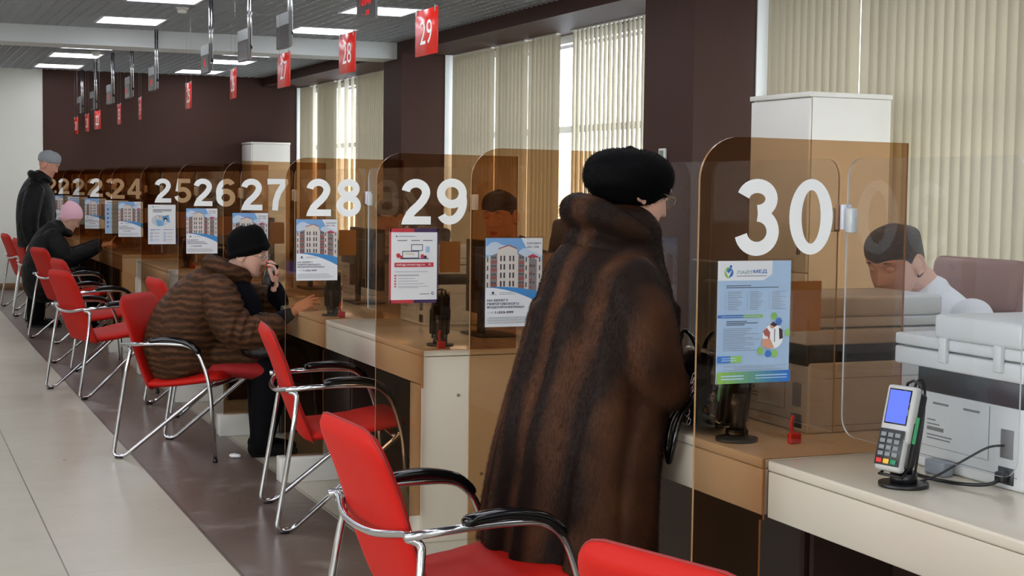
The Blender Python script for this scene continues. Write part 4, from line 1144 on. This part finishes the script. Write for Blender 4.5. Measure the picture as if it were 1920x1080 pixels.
# ---- clerks behind the counters
M_shirt = noise_bump(mat('white_polo_cotton', (222, 224, 228), .85), 30, .25, .02)
M_darkshirt = noise_bump(mat('grey_blouse', (74, 72, 80), .85), 30, .25, .02)
def clerk(x, y, deg, label, shirt, hz=1.20, pitch=22, yaw=0, hair_len=0, voxel=.0055, raise_=0, fx=.13):
    b = MB(); Th = HT((fx, 0, hz), math.radians(yaw), math.radians(pitch), 0, 1.02); dz = hz-1.20+raise_
    head(b, M_skin, Th)
    limb(b, [((.02, 0, 1.0+dz), .075, .07), ((.06, 0, 1.08+dz), .056, .058), ((fx-.03, 0, 1.16+dz-raise_), .054, .056)], (0, 1, 0), M_skin)
    limb(b, [((-.04, 0, .55+dz), .16, .12), ((-.03, 0, .72+dz), .14, .11), ((.0, 0, .86+dz), .15, .10), ((.02, 0, .96+dz), .10, .06)], (0, 1, 0), M_skin)
    for s_ in (-1, 1):
        limb(b, [((-.02, s_*.10, .52), .08, .08), ((.36, s_*.11, .52), .06, .06), ((.36, s_*.11, .08), .04, .04)], (0, 1, 0), M_skin)
        limb(b, [((.01, s_*.175, .945+dz), .042, .042), ((.08, s_*.22, .80+dz*.5), .042, .042), ((.32, s_*.14, .825), .028, .024)], (0, 1, 0), M_skin)
        hand(b, M_skin, Matrix.Translation((.32, s_*.14, .825)) @ Matrix.Rotation(.05, 4, 'Y'), (.3, .3, .35, .4), side=-s_)
    r = fuse(b, 'person', voxel, mats_by=[(M_lip, lips_fn(Th))], loc=(x, y, 0), rz=math.radians(deg))
    tag(r, label, 'person'); eyes_brows(r, Th, .6)
    c = MB()
    limb(c, [((-.03, 0, .52), .20, .145), ((-.04, 0, .70+dz), .19, .14), ((-.01, 0, .86+dz), .205, .135), ((.0, 0, .95+dz), .19, .115), ((.02, 0, 1.0+dz), .15, .10), ((.04, 0, 1.04+dz), .095, .082)], (0, 1, 0), shirt, 28)
    for s_ in (-1, 1): limb(c, [((.0, s_*.165, .975+dz), .070, .075), ((.035, s_*.215, .89+dz), .068, .07), ((.07, s_*.225, .82+dz*.5), .060, .062)], (0, 1, 0), shirt, 20)
    c.tube([(.045+.070*math.cos(q), .074*math.sin(q), 1.055+dz-.03*math.cos(q)) for q in [2*PI*j/20 for j in range(20)]], .012, shirt, 8, closed=True)
    fuse(c, 'shirt', .008, r, 3)
    c = MB()
    for s_ in (-1, 1): limb(c, [((-.05, s_*.10, .53), .11, .09), ((.36, s_*.11, .52), .075, .075), ((.37, s_*.11, .30), .066, .066), ((.36, s_*.11, .07), .05, .055)], (0, 1, 0), M_blackpants); shoe(c, M_blackpants, .36, s_*.11)
    fuse(c, 'trousers_and_shoes', .012, r, 2)
    c = MB()
    def hairfn(u, v):
        z = -.05+.185*v; a = 2*PI*u
        return (0, 0, 0)
    limb(c, [((-.048, 0, -.055-hair_len), .066, .045), ((-.034, 0, -.015), .079, .068), ((-.016, 0, .035), .085, .094), ((-.004, 0, .072), .084, .104), ((-.004, 0, .104), .064, .082), ((-.006, 0, .122), .034, .044), ((-.006, 0, .126), .01, .012)], (0, 1, 0), M_dark_hair, 30, Th, e0=.15)
    limb(c, [((.055, -.052, .052), .018, .016), ((.080, 0, .070), .020, .014), ((.055, .052, .052), .018, .016)], (0, 0, 1), M_dark_hair, 14, Th)
    fuse(c, 'hair', .006, r, 2)
    return r
clerk(3.235, 4.10, 192, 'clerk with short dark hair and white shirt behind counter 30 looking down', M_shirt, 1.215, 22, 8, voxel=.0045, raise_=.055, fx=.185)
clerk(3.00, 7.10, 200, 'clerk with dark hair behind the screen of counter 29', M_darkshirt, 1.30, 12, 25)
clerk(3.06, 8.95, 190, 'clerk seated behind the dark monitor of counter 28', M_darkshirt, 1.24, 15, 0)

# ------------------------------------------------------------------ payment terminals
M_tsil = mat('silver_grey_plastic', (176, 176, 172), 0.35)
M_lcd = emit('blue_lcd_screen', (112, 134, 255), 0.85)
M_lcdt = mat('lcd_text_blue', (70, 84, 170), .4)
M_key = mat('grey_rubber_key', (120, 124, 126), .5); M_kr = mat('red_key', (196, 30, 26), .5); M_ky = mat('yellow_key', (214, 176, 50), .5); M_kg = mat('green_key', (24, 124, 86), .5)
M_green = mat('green_label', (70, 170, 110), .5)
def cable(name, pts, r, label, mtl=None, group=None, parent=None, loc=None):
    o = MB().tube(smooth_path(pts, 8), r, mtl or M_black, 8).build(name, parent, loc)
    if not parent: tag(o, label, 'cable', group)
    return o
def terminal(label):
    t = empty('payment_terminal', (0, 0, 0), 0, label, 'card terminal', 'payment terminals on the counters')
    MB().cyl((0, 0, 0), .056, .009, M_black, 36).cyl((0, 0, .009), .03, .022, M_black, 24).build('base', t)
    MB().tube([(0, 0, .02), (0, 0, .05), (-.002, 0, .09), (.004, 0, .13)], [.02, .019, .024, .026], M_black, 16).build('stem', t)
    R = Matrix.Translation((.002, 0, .128)) @ Matrix.Rotation(math.radians(14), 4, 'Y')     # device leans back; front face -x
    cr = MB().rbox((.012-.03, -.037, -.085), (.030-.03+.012, .037, .085), M_black, .008, 3, T=R)
    cr.tube([R @ Vector(p) for p in ((.0, -.030, -.075), (-.02, -.030, -.108), (-.038, -.02, -.108), (-.038, .02, -.108), (-.02, .030, -.108), (.0, .030, -.075))], .0035, M_black, 8)
    cr.tube([R @ Vector(p) for p in ((.004, -.022, .075), (.0, -.018, .105), (-.004, 0, .112), (.0, .018, .105), (.004, .022, .075))], .0035, M_black, 8)
    cr.build('cradle', t)
    b = MB().rbox((-.040, -.041, -.035), (-.016, .041, .095), M_tsil, .008, 3, T=R).rbox((-.044, -.037, -.100), (-.018, .037, -.02), M_tsil, .010, 3, T=R)
    b.rbox((-.030, -.043, -.09), (-.010, .043, .02), M_black, .008, 3, T=R)
    bo = b.build('body', t)
    MB().rbox((-.0412, -.031, .006), (-.0400, .031, .086), M_blackg, .0005, 1, T=R).build('screen_bezel', t)
    s_ = MB().box((-.0420, -.028, .009), (-.0413, .028, .083), M_lcd, T=R).build('screen', t)
    MB().rbox((-.0455, -.034, -.088), (-.0435, .034, -.006), mat('dark_grey_keypad', (44, 46, 48), .4), .002, 1, T=R).build('keypad', t)
    kp = MB()
    for r in range(4):
        for c in range(3):
            MB().rbox((-.0490, .012-c*.0195, -.024-r*.0145), (-.0455, .027-c*.0195, -.014-r*.0145), M_key, .0015, 2, T=R).build('key', t)
    for c, m in enumerate((M_kr, M_ky, M_kg)):
        tag(MB().rbox((-.0490, .012-c*.0195, -.084), (-.0455, .028-c*.0195, -.073), m, .0015, 2, T=R).build('key', t), ('red key', 'yellow key', 'green key')[c])
    MB().box((-.026, -.0437, -.03), (-.014, -.0432, .03), M_green, T=R).box((-.026, .0432, -.03), (-.014, .0437, .03), M_green, T=R).build('side_label', t)
    MB().tube([tuple(R @ Vector(p)) for p in smooth_path([(.0, .0, .085), (.014, .0, .118), (.04, .0, .10), (.055, .0, .03), (.06, 0, -.06), (.075, .01, -.115)], 6)], .003, M_black, 8).build('cord', t)
    return t
T0 = terminal('grey payment terminal with blue screen on the nearest counter'); T0.location = (2.12, 2.765, ZT); T0.rotation_euler = (0, 0, math.radians(14))
def term_copy(x, y, deg, label):
    c = copy_tree(T0); c.location = (x, y, ZT); c.rotation_euler = (0, 0, math.radians(deg)); c['label'] = label; return c
term_copy(2.135, 5.87, -105, 'dark payment terminal seen from behind through divider 29')
term_copy(2.10, 7.36, -105, 'dark payment terminal near the hand of the woman on the phone')
term_copy(2.08, 3.42, -95, 'dark payment terminal behind the tinted divider 30 beside the bag')
term_copy(2.20, 11.80, -100, 'dark payment terminal behind divider 25, its stand below the card poster')
term_copy(2.12, 10.25, -100, 'dark payment terminal behind divider 26 under the apartments poster')
# small red items by the terminals
M_redp = mat('red_plastic', (205, 40, 30), .35)
for x, y, lb in ((2.10, 5.76, 'small red clip at the foot of the terminal behind divider 29'), (2.11, 7.24, 'small red clip at the foot of the terminal behind divider 28'), (2.20, 3.33, 'small red clip by the terminal behind divider 30'), (2.21, 11.68, 'small red clip by the terminal behind divider 25')):
    o = MB().rbox((-.018, -.01, 0), (.018, .01, .03), M_redp, .006, 3).tube(smooth_path([(0, 0, .02), (-.01, 0, .05), (-.004, 0, .075)], 5), .005, M_redp, 8).build('clip', None, (x, y, ZT)); tag(o, lb, 'clip', 'red clips by the terminals')

# ------------------------------------------------------------------ multifunction printers
M_pr = mat('printer_white_plastic', (196, 197, 196), .4); M_prd = mat('printer_dark_band', (38, 40, 44), .35); M_prg = mat('printer_line_grey', (110, 110, 110), .5)
M_plug = mat('black_plug', (20, 20, 22), .5)
def printer(label):
    """back left foot at the origin, back (-x side) towards the clients, 0.46 deep, 0.45 wide"""
    t = empty('printer', (0, 0, 0), 0, label, 'printer', 'white printers on the counters')
    MB().rbox((0, 0, .0), (.44, .37, .195), M_pr, .008, 3).build('body', t)
    MB().rbox((-.004, .005, .185), (.42, .372, .245), M_prd, .004, 2).build('dark_band', t)
    MB().rbox((-.012, .0, .243), (.46, .455, .286), M_pr, .006, 3).build('scanner_base', t)
    MB().rbox((-.012, .0, .290), (.46, .455, .318), M_pr, .006, 3).build('scanner_glass_frame', t)
    MB().rbox((-.018, .0, .318), (.44, .30, .375), M_pr, .010, 3).build('lid', t)
    h = MB()
    for yy in (.06, .25): h.rbox((-.024, yy, .262), (-.010, yy+.025, .322), M_pr, .003)
    h.build('hinge', t)
    d = MB().box((-.001, .02, .030), (0.0, .36, .0315), M_prg).box((-.001, .12, .055), (0, .36, .056), M_prg).box((-.001, .115, .055), (0, .1165, .18), M_prg)
    for yy in (.15, .26):
        d.box((-.0015, yy, .158), (0, yy+.055, .163), M_prg)
    d.build('seams_and_vents', t)
    lb = MB()
    for k, (w, z) in enumerate(((.03, .118), (.045, .108), (.06, .094), (.09, .082), (.085, .074))): lb.box((-.001, .335-w, z), (-.0002, .335, z+.003+(.006 if k == 2 else 0)), M_prg)
    lb.build('rating_label', t)
    MB().rbox((-.003, .035, .07), (0.001, .075, .135), M_prg, .001, 1).build('port_panel', t)
    MB().rbox((-.003, .03, .012), (0.001, .08, .05), M_prd, .001, 1).build('power_socket', t)
    MB().box((.05, -.001, .02), (.38, 0, .0215), M_prg).box((.05, -.001, .15), (.38, 0, .1515), M_prg).build('side_seams', t)
    return t
P0 = printer('large white office printer at the right on the nearest counter'); P0.location = (2.315, 2.60, ZT)
P1 = copy_tree(P0); P1.location = (2.315, 3.44, ZT); P1['label'] = 'white office printer behind the tinted divider 30 in front of the clerk'
P2 = copy_tree(P0); P2.location = (2.36, 6.70, ZT); P2['label'] = 'white office printer behind divider 29 beside the clerk'
P3 = copy_tree(P0); P3.location = (2.62, 8.62, ZT); P3['label'] = 'white office printer behind the monitor seen through divider 28'
cable('power_cable', [(2.31, 2.655, .815), (2.27, 2.66, .80), (2.235, 2.72, .793), (2.22, 2.83, .791), (2.25, 2.93, .791), (2.29, 3.02, .791)], .0045, 'black power cable plugged into the back of the large printer')
cable('data_cable', [(2.31, 2.66, .885), (2.27, 2.665, .882), (2.235, 2.70, .85), (2.20, 2.745, .81), (2.17, 2.77, .793)], .0028, 'thin black cable from the printer port to the payment terminal')
o = MB().rbox((-.02, -.014, -.012), (.0, .014, .012), M_plug, .004).build('power_plug', None, (2.312, 2.655, .815)); tag(o, 'black plug in the power socket of the large printer', 'plug')
o = MB().rbox((-.015, -.035, 0), (.015, .035, .035), mat('grey_box_plastic', (120, 126, 134), .4), .004).build('adapter', None, (2.285, 2.85, ZT)); tag(o, 'small grey adapter lying beside the printer back', 'adapter')

# ------------------------------------------------------------------ monitors, cabinets, office chairs
M_mon = mat('monitor_black_plastic', (24, 24, 26), .4)
def monitor(x, y, label, deg=0):
    t = empty('monitor', (x, y, ZT), math.radians(deg), label, 'monitor', 'dark monitors turned away from the clients')
    MB().rbox((-.01, -.29, .085), (.02, .29, .42), M_mon, .006, 2).rbox((-.035, -.16, .14), (-.008, .16, .36), M_mon, .012, 3).build('housing', t)
    MB().box((.0195, -.275, .10), (.0212, .275, .405), mat('screen_glow', (150, 170, 200), .2)).build('screen', t)
    MB().rbox((-.055, -.03, .01), (-.035, .03, .26), M_mon, .006).build('stand', t)
    MB().rbox((-.10, -.12, 0), (.08, .12, .012), M_mon, .005).build('foot', t)
    return t
monitor(2.50, 8.10, 'dark monitor behind the clear screen of counter 28')
monitor(2.50, 6.22, 'dark monitor in front of the clerk of counter 29')
monitor(2.55, 9.30, 'dark monitor behind divider 27')
monitor(2.55, 10.8, 'dark monitor behind divider 26')
monitor(2.55, 12.3, 'dark monitor behind divider 25')
monitor(2.60, 4.30, 'dark monitor on counter 30 beyond the second printer')
def cabinet(x, y, z, w, d, label):
    """near left corner x, y"""
    t = empty('cabinet', (x, y, 0), 0, label, 'cabinet', 'white storage cabinets by the windows')
    MB().box((.02, .0, .04), (w, d, z-.03), M_white).build('body', t)
    MB().rbox((-.006, -.008, z-.028), (w+.006, d+.008, z), M_white, .003).build('top', t)
    MB().rbox((0, .004, .06), (.018, d-.004, z*.5-.004), M_white, .002).build('door', t)
    dd = MB().rbox((0, .004, z*.5+.004), (.018, d-.004, z-.036), M_white, .002).build('door', t)
    MB().rbox((-.02, .05, z*.5+.1), (-.006, .065, z*.5+.24), M_metal, .003).build('handle', dd)
    MB().box((.03, .01, 0), (w-.01, d-.01, .04), M_desk_d).build('plinth', t)
cabinet(4.67, 7.0, 1.985, .535, .60, 'tall white cabinet in front of the cream blinds behind divider 30')
cabinet(4.655, 20.38, 2.006, .54, .57, 'tall white cabinet in the far corner beside the dark back wall')
M_leath = noise_bump(mat('brown_leather', (132, 98, 88), .42), 90, .15, .004)
M_leathd = noise_bump(mat('dark_leather', (52, 36, 32), .42), 90, .15, .004)
def office_chair(x, y, deg, ztop, m, label, w=.54):
    t = empty('office_chair', (x, y, 0), math.radians(deg), label, 'office chair', 'swivel chairs of the clerks')
    MB().rbox((-.24, -.25, .44), (.26, .25, .53), m, .03, 4).build('seat', t)
    MB().rbox((-.05, -w/2, 0), (.04, w/2, ztop-.60), m, .035, 4, T=Matrix.Translation((-.25, 0, .52)) @ Matrix.Rotation(math.radians(-8), 4, 'Y')).build('backrest', t)
    MB().rbox((-.085, -w*.38, 0), (.06, w*.38, .20), m, .035, 4, T=Matrix.Translation((-.315, 0, ztop-.195)) @ Matrix.Rotation(math.radians(-8), 4, 'Y')).build('headrest', t)
    MB().cyl((0, 0, .09), .028, .36, M_chrome, 16).build('gas_lift', t)
    for s_ in (-1, 1): MB().tube(fillet([(-.18, s_*.26, .50), (-.18, s_*.30, .70), (.16, s_*.30, .70), (.18, s_*.26, .50)], .05), .018, M_black, 10).build('armrest', t)
    for k in range(5):
        a = 2*PI*k/5; l_ = MB().tube([(0, 0, .11), (.28*math.cos(a), .28*math.sin(a), .065)], [.025, .016], M_black, 8).build('leg', t)
        MB().cyl((.28*math.cos(a)-.012, .28*math.sin(a), .03), .03, .024, M_black, 14, 'x').build('castor', l_)
office_chair(3.44, 4.47, 183, 1.20, M_leath, 'brown leather office chair with headrest behind the clerk of counter 30', .60)
office_chair(3.30, 7.72, 185, 1.26, M_leathd, 'dark leather office chair seen between the unnumbered divider and the fur coat')
office_chair(3.30, 10.2, 180, 1.15, M_leathd, 'dark office chair behind counter 26')

# ------------------------------------------------------------------ posters in clear pockets
M_paper = mat('poster_paper', (240, 241, 242), .45)
def pm_(name, c): return mat('print_'+name, c, .45)
C_sky = pm_('sky_blue', (128, 176, 226)); C_skyl = pm_('pale_cloud', (206, 220, 236)); C_blue = pm_('wave_blue', (74, 150, 214)); C_bld = pm_('cream_facade', (226, 216, 206)); C_bld2 = pm_('brick_bays', (164, 92, 84))
C_bld3 = pm_('grey_bays', (140, 132, 132)); C_win = pm_('window_dark', (70, 66, 76)); C_txt = pm_('violet_text', (52, 40, 84)); C_gtx = pm_('grey_text', (150, 152, 160)); C_red = pm_('poster_red', (206, 62, 74)); C_vio = pm_('poster_violet', (70, 50, 96))
C_pblue = pm_('leaflet_blue', (176, 204, 232)); C_mblue = pm_('medical_blue', (60, 116, 190)); C_mgreen = pm_('medical_green', (140, 192, 96)); C_mgb = pm_('medical_teal', (96, 152, 150)); C_dkt = pm_('dark_text', (84, 92, 108)); C_skin = pm_('printed_skin', (206, 150, 124)); C_hair = pm_('printed_hair', (60, 44, 44)); C_lb = pm_('light_blue_card', (120, 178, 224)); C_wh = pm_('white_print', (236, 238, 240))
W_, H_ = .205, .297
class Art:
    """printed layers 0.15 mm apart on one sheet; u right, v up in fractions of the sheet"""
    def __init__(s): s.mb = MB(); s.k = 0; s.mb.box((0, 0, 0), (W_, .0012, H_), M_paper)
    def lay(s): s.k += 1; return -.00012*s.k
    def poly(s, pts, m): y = s.lay(); pts = [(min(max(u, 0), 1), min(max(v, 0), 1)) for u, v in pts]; s.mb.add([(u*W_, y, v*H_) for u, v in pts], [tuple(range(len(pts)))], m)
    def rects(s, rs, m):
        y = s.lay()
        for a, b, c, d in rs: s.mb.add([(a*W_, y, b*H_), (c*W_, y, b*H_), (c*W_, y, d*H_), (a*W_, y, d*H_)], [(0, 1, 2, 3)], m)
    def text(s, t, u, v, w, h, m, bold=.02): put_text(s.mb, t, u*W_, v*H_, w*W_, h*H_, m, s.lay(), bold)
    def circ(s, u, v, r, m, n=20, a=1.0): s.poly([(u+r*math.cos(2*PI*k/n), v+r*a*W_/H_*math.sin(2*PI*k/n)) for k in range(n)], m)
def lines(u0, v0, wmax, n, dv, seed, h=.006):
    r = random.Random(seed); return [(u0, v0-i*dv, u0+wmax*(r.uniform(.55, 1)), v0-i*dv+h) for i in range(n)]
def art_apartments():
    a = Art()
    a.poly([(0, .43), (1, .43), (1, 1), (0, 1)], C_sky)
    for u, v, r in ((.16, .88, .14), (.28, .86, .12), (.05, .86, .10), (.72, .80, .16), (.85, .77, .15), (.6, .76, .12)): a.circ(u, v, r, C_skyl, 16, .8)
    a.poly([(.62, 1), (.72, .88), (1, .80), (1, 1)], C_wh)
    a.text('СКИДКИ', .72, .925, .25, .027, C_txt); a.text('ДО 10%', .72, .885, .22, .026, C_txt)
    a.poly([(.0, .43), (.0, .78), (.08, .80), (.22, .84), (.22, .88), (.40, .92), (.55, .88), (.55, .82), (.72, .76), (.72, .80), (.84, .81), (.92, .78), (1, .74), (1, .40), (.6, .41)], C_bld)
    a.poly([(.22, .873), (.40, .913), (.55, .873), (.55, .885), (.40, .926), (.22, .886)], C_bld2)
    a.poly([(.74, .795), (.83, .82), (.93, .79), (.93, .775), (.74, .78)], C_red)
    a.poly([(.08, .43), (.08, .80), (.20, .83), (.20, .43)], C_bld3); a.poly([(.57, .42), (.57, .83), (.68, .79), (.68, .41)], C_bld3); a.poly([(.76, .41), (.76, .78), (.90, .76), (.90, .40)], C_bld3)
    a.rects([(.09, .45+.088*k, .19, .485+.088*k) for k in range(4)]+[(.575, .44+.088*k, .675, .475+.088*k) for k in range(4)]+[(.77, .43+.08*k, .82, .462+.08*k) for k in range(4)], C_bld2)
    w = []
    for k in range(4):
        z = .455+.095*k
        for u in (.25, .31, .41, .47): w.append((u, z, u+.028, z+.062))
        for u in (.02, .70, .94): w.append((u, z-.01, u+.022, z+.045))
        for u in (.10, .145, .59, .635, .78, .835): w.append((u, z+.03, u+.028, z+.052))
    a.rects(w, C_win)
    # white lower part with a blue wave
    cv = [(t/12, .445-.10*(t/12)**2.2) for t in range(13)]
    a.poly([(0, 0)]+[(1, 0)]+[(u, v+.035*(u**.8)-.0) for u, v in cv[::-1]], C_blue)
    a.poly([(0, 0), (1, 0)]+[(u, v-.10*u**1.6) for u, v in cv[::-1]], C_wh)
    a.circ(.13, .385, .022, C_txt, 10); a.rects([(.08, .362, .19, .370)]+lines(.24, .383, .36, 2, .016, 3), C_gtx)
    a.text('НА БЕРЕГУ', .03, .287, .37, .026, C_txt, .03); a.text('ПИРОГОВСКОГО', .03, .247, .56, .026, C_txt, .03); a.text('ВОДОХРАНИЛИЩА', .03, .207, .66, .028, C_txt, .03)
    a.text('+7 985', .03, .158, .12, .014, C_gtx, 0); a.text('1-333-999', .17, .150, .32, .028, C_txt, .03)
    a.rects(lines(.03, .105, .9, 5, .016, 5, .005), C_gtx)
    return a
def art_services():
    a = Art(); a.rects([(0, .95, .5, 1), (0, 0, .5, .045), (0, 0, .035, 1)], C_red); a.rects([(.5, .95, 1, 1), (.5, 0, 1, .045), (.975, 0, 1, 1)], C_vio)
    a.rects([(.04, .93, .97, .95)], C_wh); a.rects([(.13, .885, .155, .905)], C_txt)
    a.rects([(.18, .89, .55, .895), (.18, .9, .5, .903)]+lines(.12, .585-.21, .75, 1, .02, 3), C_gtx)
    a.rects([(.16, .835, .36, .845), (.44, .835, .62, .845), (.68, .835, .88, .845)], C_dkt)
    a.poly([(.44, .70), (.68, .70), (.68, .79), (.44, .79)], C_dkt); a.poly([(.455, .71), (.665, .71), (.665, .78), (.455, .78)], C_wh)
    a.poly([(.26, .60), (.60, .60), (.60, .70), (.26, .70)], C_txt); a.poly([(.275, .61), (.585, .61), (.585, .69), (.275, .69)], C_wh)
    a.rects([(.22, .592, .80, .602)], C_txt); a.rects([(.74, .68, .82, .76)], C_pblue); a.rects([(.32, .655, .50, .665)], pm_('gold', (220, 180, 90)))
    a.circ(.18, .64, .045, C_red, 10); a.circ(.24, .62, .03, C_red, 8); a.circ(.67, .63, .04, C_red, 10); a.circ(.73, .62, .03, C_txt, 8)
    a.rects([(.10, .485, .90, .545)], C_red); a.text('uslugi.mosreg.ru', .14, .497, .58, .036, C_wh, .01); a.text('↖', .80, .50, .05, .03, C_wh, 0)
    a.rects([(.10, .42, .78, .426)], C_gtx)
    a.rects([(.10, .36-.036*k, .135, .38-.036*k) for k in range(5)], C_red)
    a.rects([(.18, .366-.036*k, .18+w, .372-.036*k) for k, w in enumerate((.42, .34, .40, .54, .62))]+[(.18, .205, .58, .210)], C_gtx)
    a.rects([(.62, .118, .82, .126)], C_dkt); a.circ(.89, .13, .03, C_txt, 16); a.circ(.895, .13, .018, C_wh, 16)
    return a
def art_medical():
    a = Art(); a.poly([(0, 0), (1, 0), (1, 1), (0, 1)], C_pblue)
    a.poly([(0, .84), (.62, .84), (.74, .89), (.74, 1), (0, 1)], C_wh)
    a.circ(.14, .905, .055, C_mgreen, 18, 1.2); a.circ(.16, .905, .045, C_mblue, 18, 1.2); a.poly([(.09, .93), (.14, .90), (.19, .93), (.14, .865)], C_wh); a.circ(.17, .955, .018, C_mblue, 10)
    a.text('ЛАЙТ', .25, .893, .22, .035, C_mgb, .0); a.text('МЕД', .475, .893, .19, .035, C_mblue, .02); a.rects([(.25, .873, .66, .879)], C_gtx)
    a.rects([(.11, .795, .45, .801), (.11, .779, .83, .785)], C_dkt)
    for c in range(3):
        a.rects([(.10+.30*c, .60, .103+.30*c, .745)]+lines(.135+.30*c, .745, .2, 11, .0142, 20+c, .004), C_gtx)
    a.poly([(.0, .535), (.35, .535), (.35, .56), (.0, .56)], C_mblue); a.poly([(.35, .535), (.62, .535), (.62, .56), (.35, .56)], C_mgreen); a.rects([(.05, .544, .58, .550)], C_pblue)
    a.rects([(.12, .503, .40, .509), (.12, .489, .55, .495), (.12, .475, .37, .481)], C_dkt)
    a.rects(lines(.08, .445, .52, 13, .0148, 9, .004), C_gtx)
    for u, v, m in ((.77, .545, C_mgreen), (.84, .50, C_mblue), (.97, .405, C_mgreen), (.59, .26, C_mgreen), (.70, .235, C_mblue), (.79, .235, C_mgreen)): a.circ(u, v, .048, m, 6)
    a.circ(.76, .375, .145, C_wh, 24)
    a.poly([(.76, .45), (.86, .46), (.90, .38), (.84, .29), (.72, .28)], C_wh); a.circ(.75, .465, .035, C_skin, 12); a.poly([(.72, .475), (.76, .50), (.82, .47), (.78, .455)], C_hair); a.poly([(.84, .45), (.89, .43), (.90, .36), (.85, .35)], C_hair)
    a.circ(.67, .40, .035, C_skin, 12); a.poly([(.62, .42), (.67, .45), (.72, .41), (.71, .34), (.68, .38), (.64, .39)], C_bld2); a.poly([(.62, .36), (.72, .36), (.78, .28), (.66, .28), (.60, .31)], C_skin); a.rects([(.775, .33, .785, .44)], C_hair)
    a.poly([(0, .17), (.18, .17), (.18, .225), (0, .225)], C_mblue); a.poly([(.18, .17), (.33, .17), (.33, .225), (.18, .225)], C_mgreen); a.rects([(.06, .203, .25, .210), (.06, .185, .26, .192)], C_pblue)
    a.rects([(.08, .138, .95, .142), (.22, .124, .80, .128), (.08, .108, .90, .112)], C_gtx)
    for k in range(12):
        f = k/11; a.rects([(k/12, 0, (k+1)/12+.002, .095)], pm_('band_%d' % k, tuple(int((140, 184, 80)[i]*(1-f)+(44, 108, 190)[i]*f) for i in range(3))))
    a.rects([(.05, .056, .36, .066), (.05, .032, .36, .042), (.52, .056, .96, .065), (.52, .034, .96, .041)], C_pblue)
    return a
def art_card():
    a = Art(); a.rects([(.16, .935, .2, .96)], C_txt); a.rects([(.22, .945, .42, .95)], C_gtx)
    a.rects([(.17, .865, .86, .882), (.17, .835, .83, .850), (.17, .805, .52, .818)], C_dkt)
    a.circ(.42, .60, .30, pm_('pale_grey', (206, 212, 216)), 20, .7)
    a.poly([(.28, .62), (.50, .60), (.56, .47), (.34, .45)], C_lb); a.poly([(.50, .70), (.75, .74), (.80, .56), (.55, .52)], C_lb); a.poly([(.50, .695), (.75, .735), (.75, .715), (.50, .675)], C_mblue)
    a.circ(.34, .68, .06, C_gtx, 16); a.circ(.34, .68, .045, C_wh, 16); a.rects([(.38, .69, .46, .71)], pm_('orange', (224, 130, 60)))
    a.circ(.63, .63, .07, C_hair, 16); a.circ(.63, .605, .035, C_wh, 12); a.poly([(.57, .53), (.70, .54), (.66, .585), (.60, .58)], C_wh)
    a.rects([(.07, .362, .44, .372), (.55, .362, .92, .372), (.07, .346, .25, .354)], C_mblue)
    for u in (.12, .60):
        for k in range(3):
            a.circ(u, .275-.085*k, .045, C_mblue, 16); a.circ(u, .275-.085*k, .030, C_wh, 16)
            a.rects([(u+.08, .285-.085*k, u+.30, .290-.085*k), (u+.08, .270-.085*k, u+.27, .275-.085*k)], C_gtx)
    return a
def art_leaflet():
    a = Art(); a.poly([(0, 0), (1, 0), (1, 1), (0, 1)], C_pblue); a.poly([(0, .90), (1, .90), (1, 1), (0, 1)], C_wh)
    a.rects([(.08, .93, .7, .95)], C_mblue)
    for k in range(5): a.rects([(.08, .70-.13*k, .16, .76-.13*k)], C_mblue)
    a.rects([(.22, .74-.13*k, .9, .75-.13*k) for k in range(5)]+[(.22, .71-.13*k, .8, .72-.13*k) for k in range(5)], C_gtx)
    return a
ARTS = {'a': art_apartments(), 's': art_services(), 'm': art_medical(), 'c': art_card(), 'l': art_leaflet()}
PM = {}
def poster(kind, y, label, x=1.851, z=.980):
    t = empty('poster', (x, y-.0058, z), 0, label, 'poster', 'posters fixed to the tinted dividers' )
    if kind not in PM: o = ARTS[kind].mb.build('sheet', t); PM[kind] = o.data
    else: o = bpy.data.objects.new('sheet', PM[kind]); COL.objects.link(o); o.parent = t
    o.location = (0, -.0035, 0)
    MB().box((-.008, -.0062, -.012), (W_+.008, -.0058, H_+.006), M_clear2).box((-.008, -.0014, -.012), (W_+.008, -.001, H_+.006), M_clear2).build('clear_pocket', t)
M_clear2 = thin_glass('poster_pocket_film', (.965, .965, .965), .03)
for i, (n, y) in enumerate(DIV):
    d = {'30': ('m', 'pale blue medical centre poster under the number 30'), '29': ('s', 'red and violet framed services poster under the number 29'), '28': ('a', 'apartment building poster under the number 28'),
         '27': ('a', 'apartment building poster under the number 27, behind the black hat'), '26': ('a', 'apartment building poster under the number 26'), '25': ('c', 'white poster with a blue card under the number 25'),
         '24': ('l', 'pale blue leaflet under the number 24'), '23': ('a', 'apartment building poster under the number 23'), '22': ('l', 'pale blue leaflet under the number 22'), '21': ('a', 'poster under the number 21 behind the standing man')}
    if n in d: poster(d[n][0], y, d[n][1])
    elif i == 1: poster('a', y, 'apartment building poster on the blank divider beside the long fur coat')
    elif i == 7: poster('a', y, 'apartment building poster on the blank divider between 24 and 25')

# crumpled tissue on the floor by the boots, small coat hanger hook on the wall cabinets is not visible
c = MB(); 
for k in range(6): c.sphere((random.uniform(-.02, .02), random.uniform(-.02, .02), .012), (.018, .014, .011), M_paper, 8, 6)
o = fuse(c, 'crumpled_tissue', .004, None, 1, loc=(1.70, 7.84, 0)); tag(o, 'crumpled white tissue on the brown tiles behind the black boots', 'tissue')
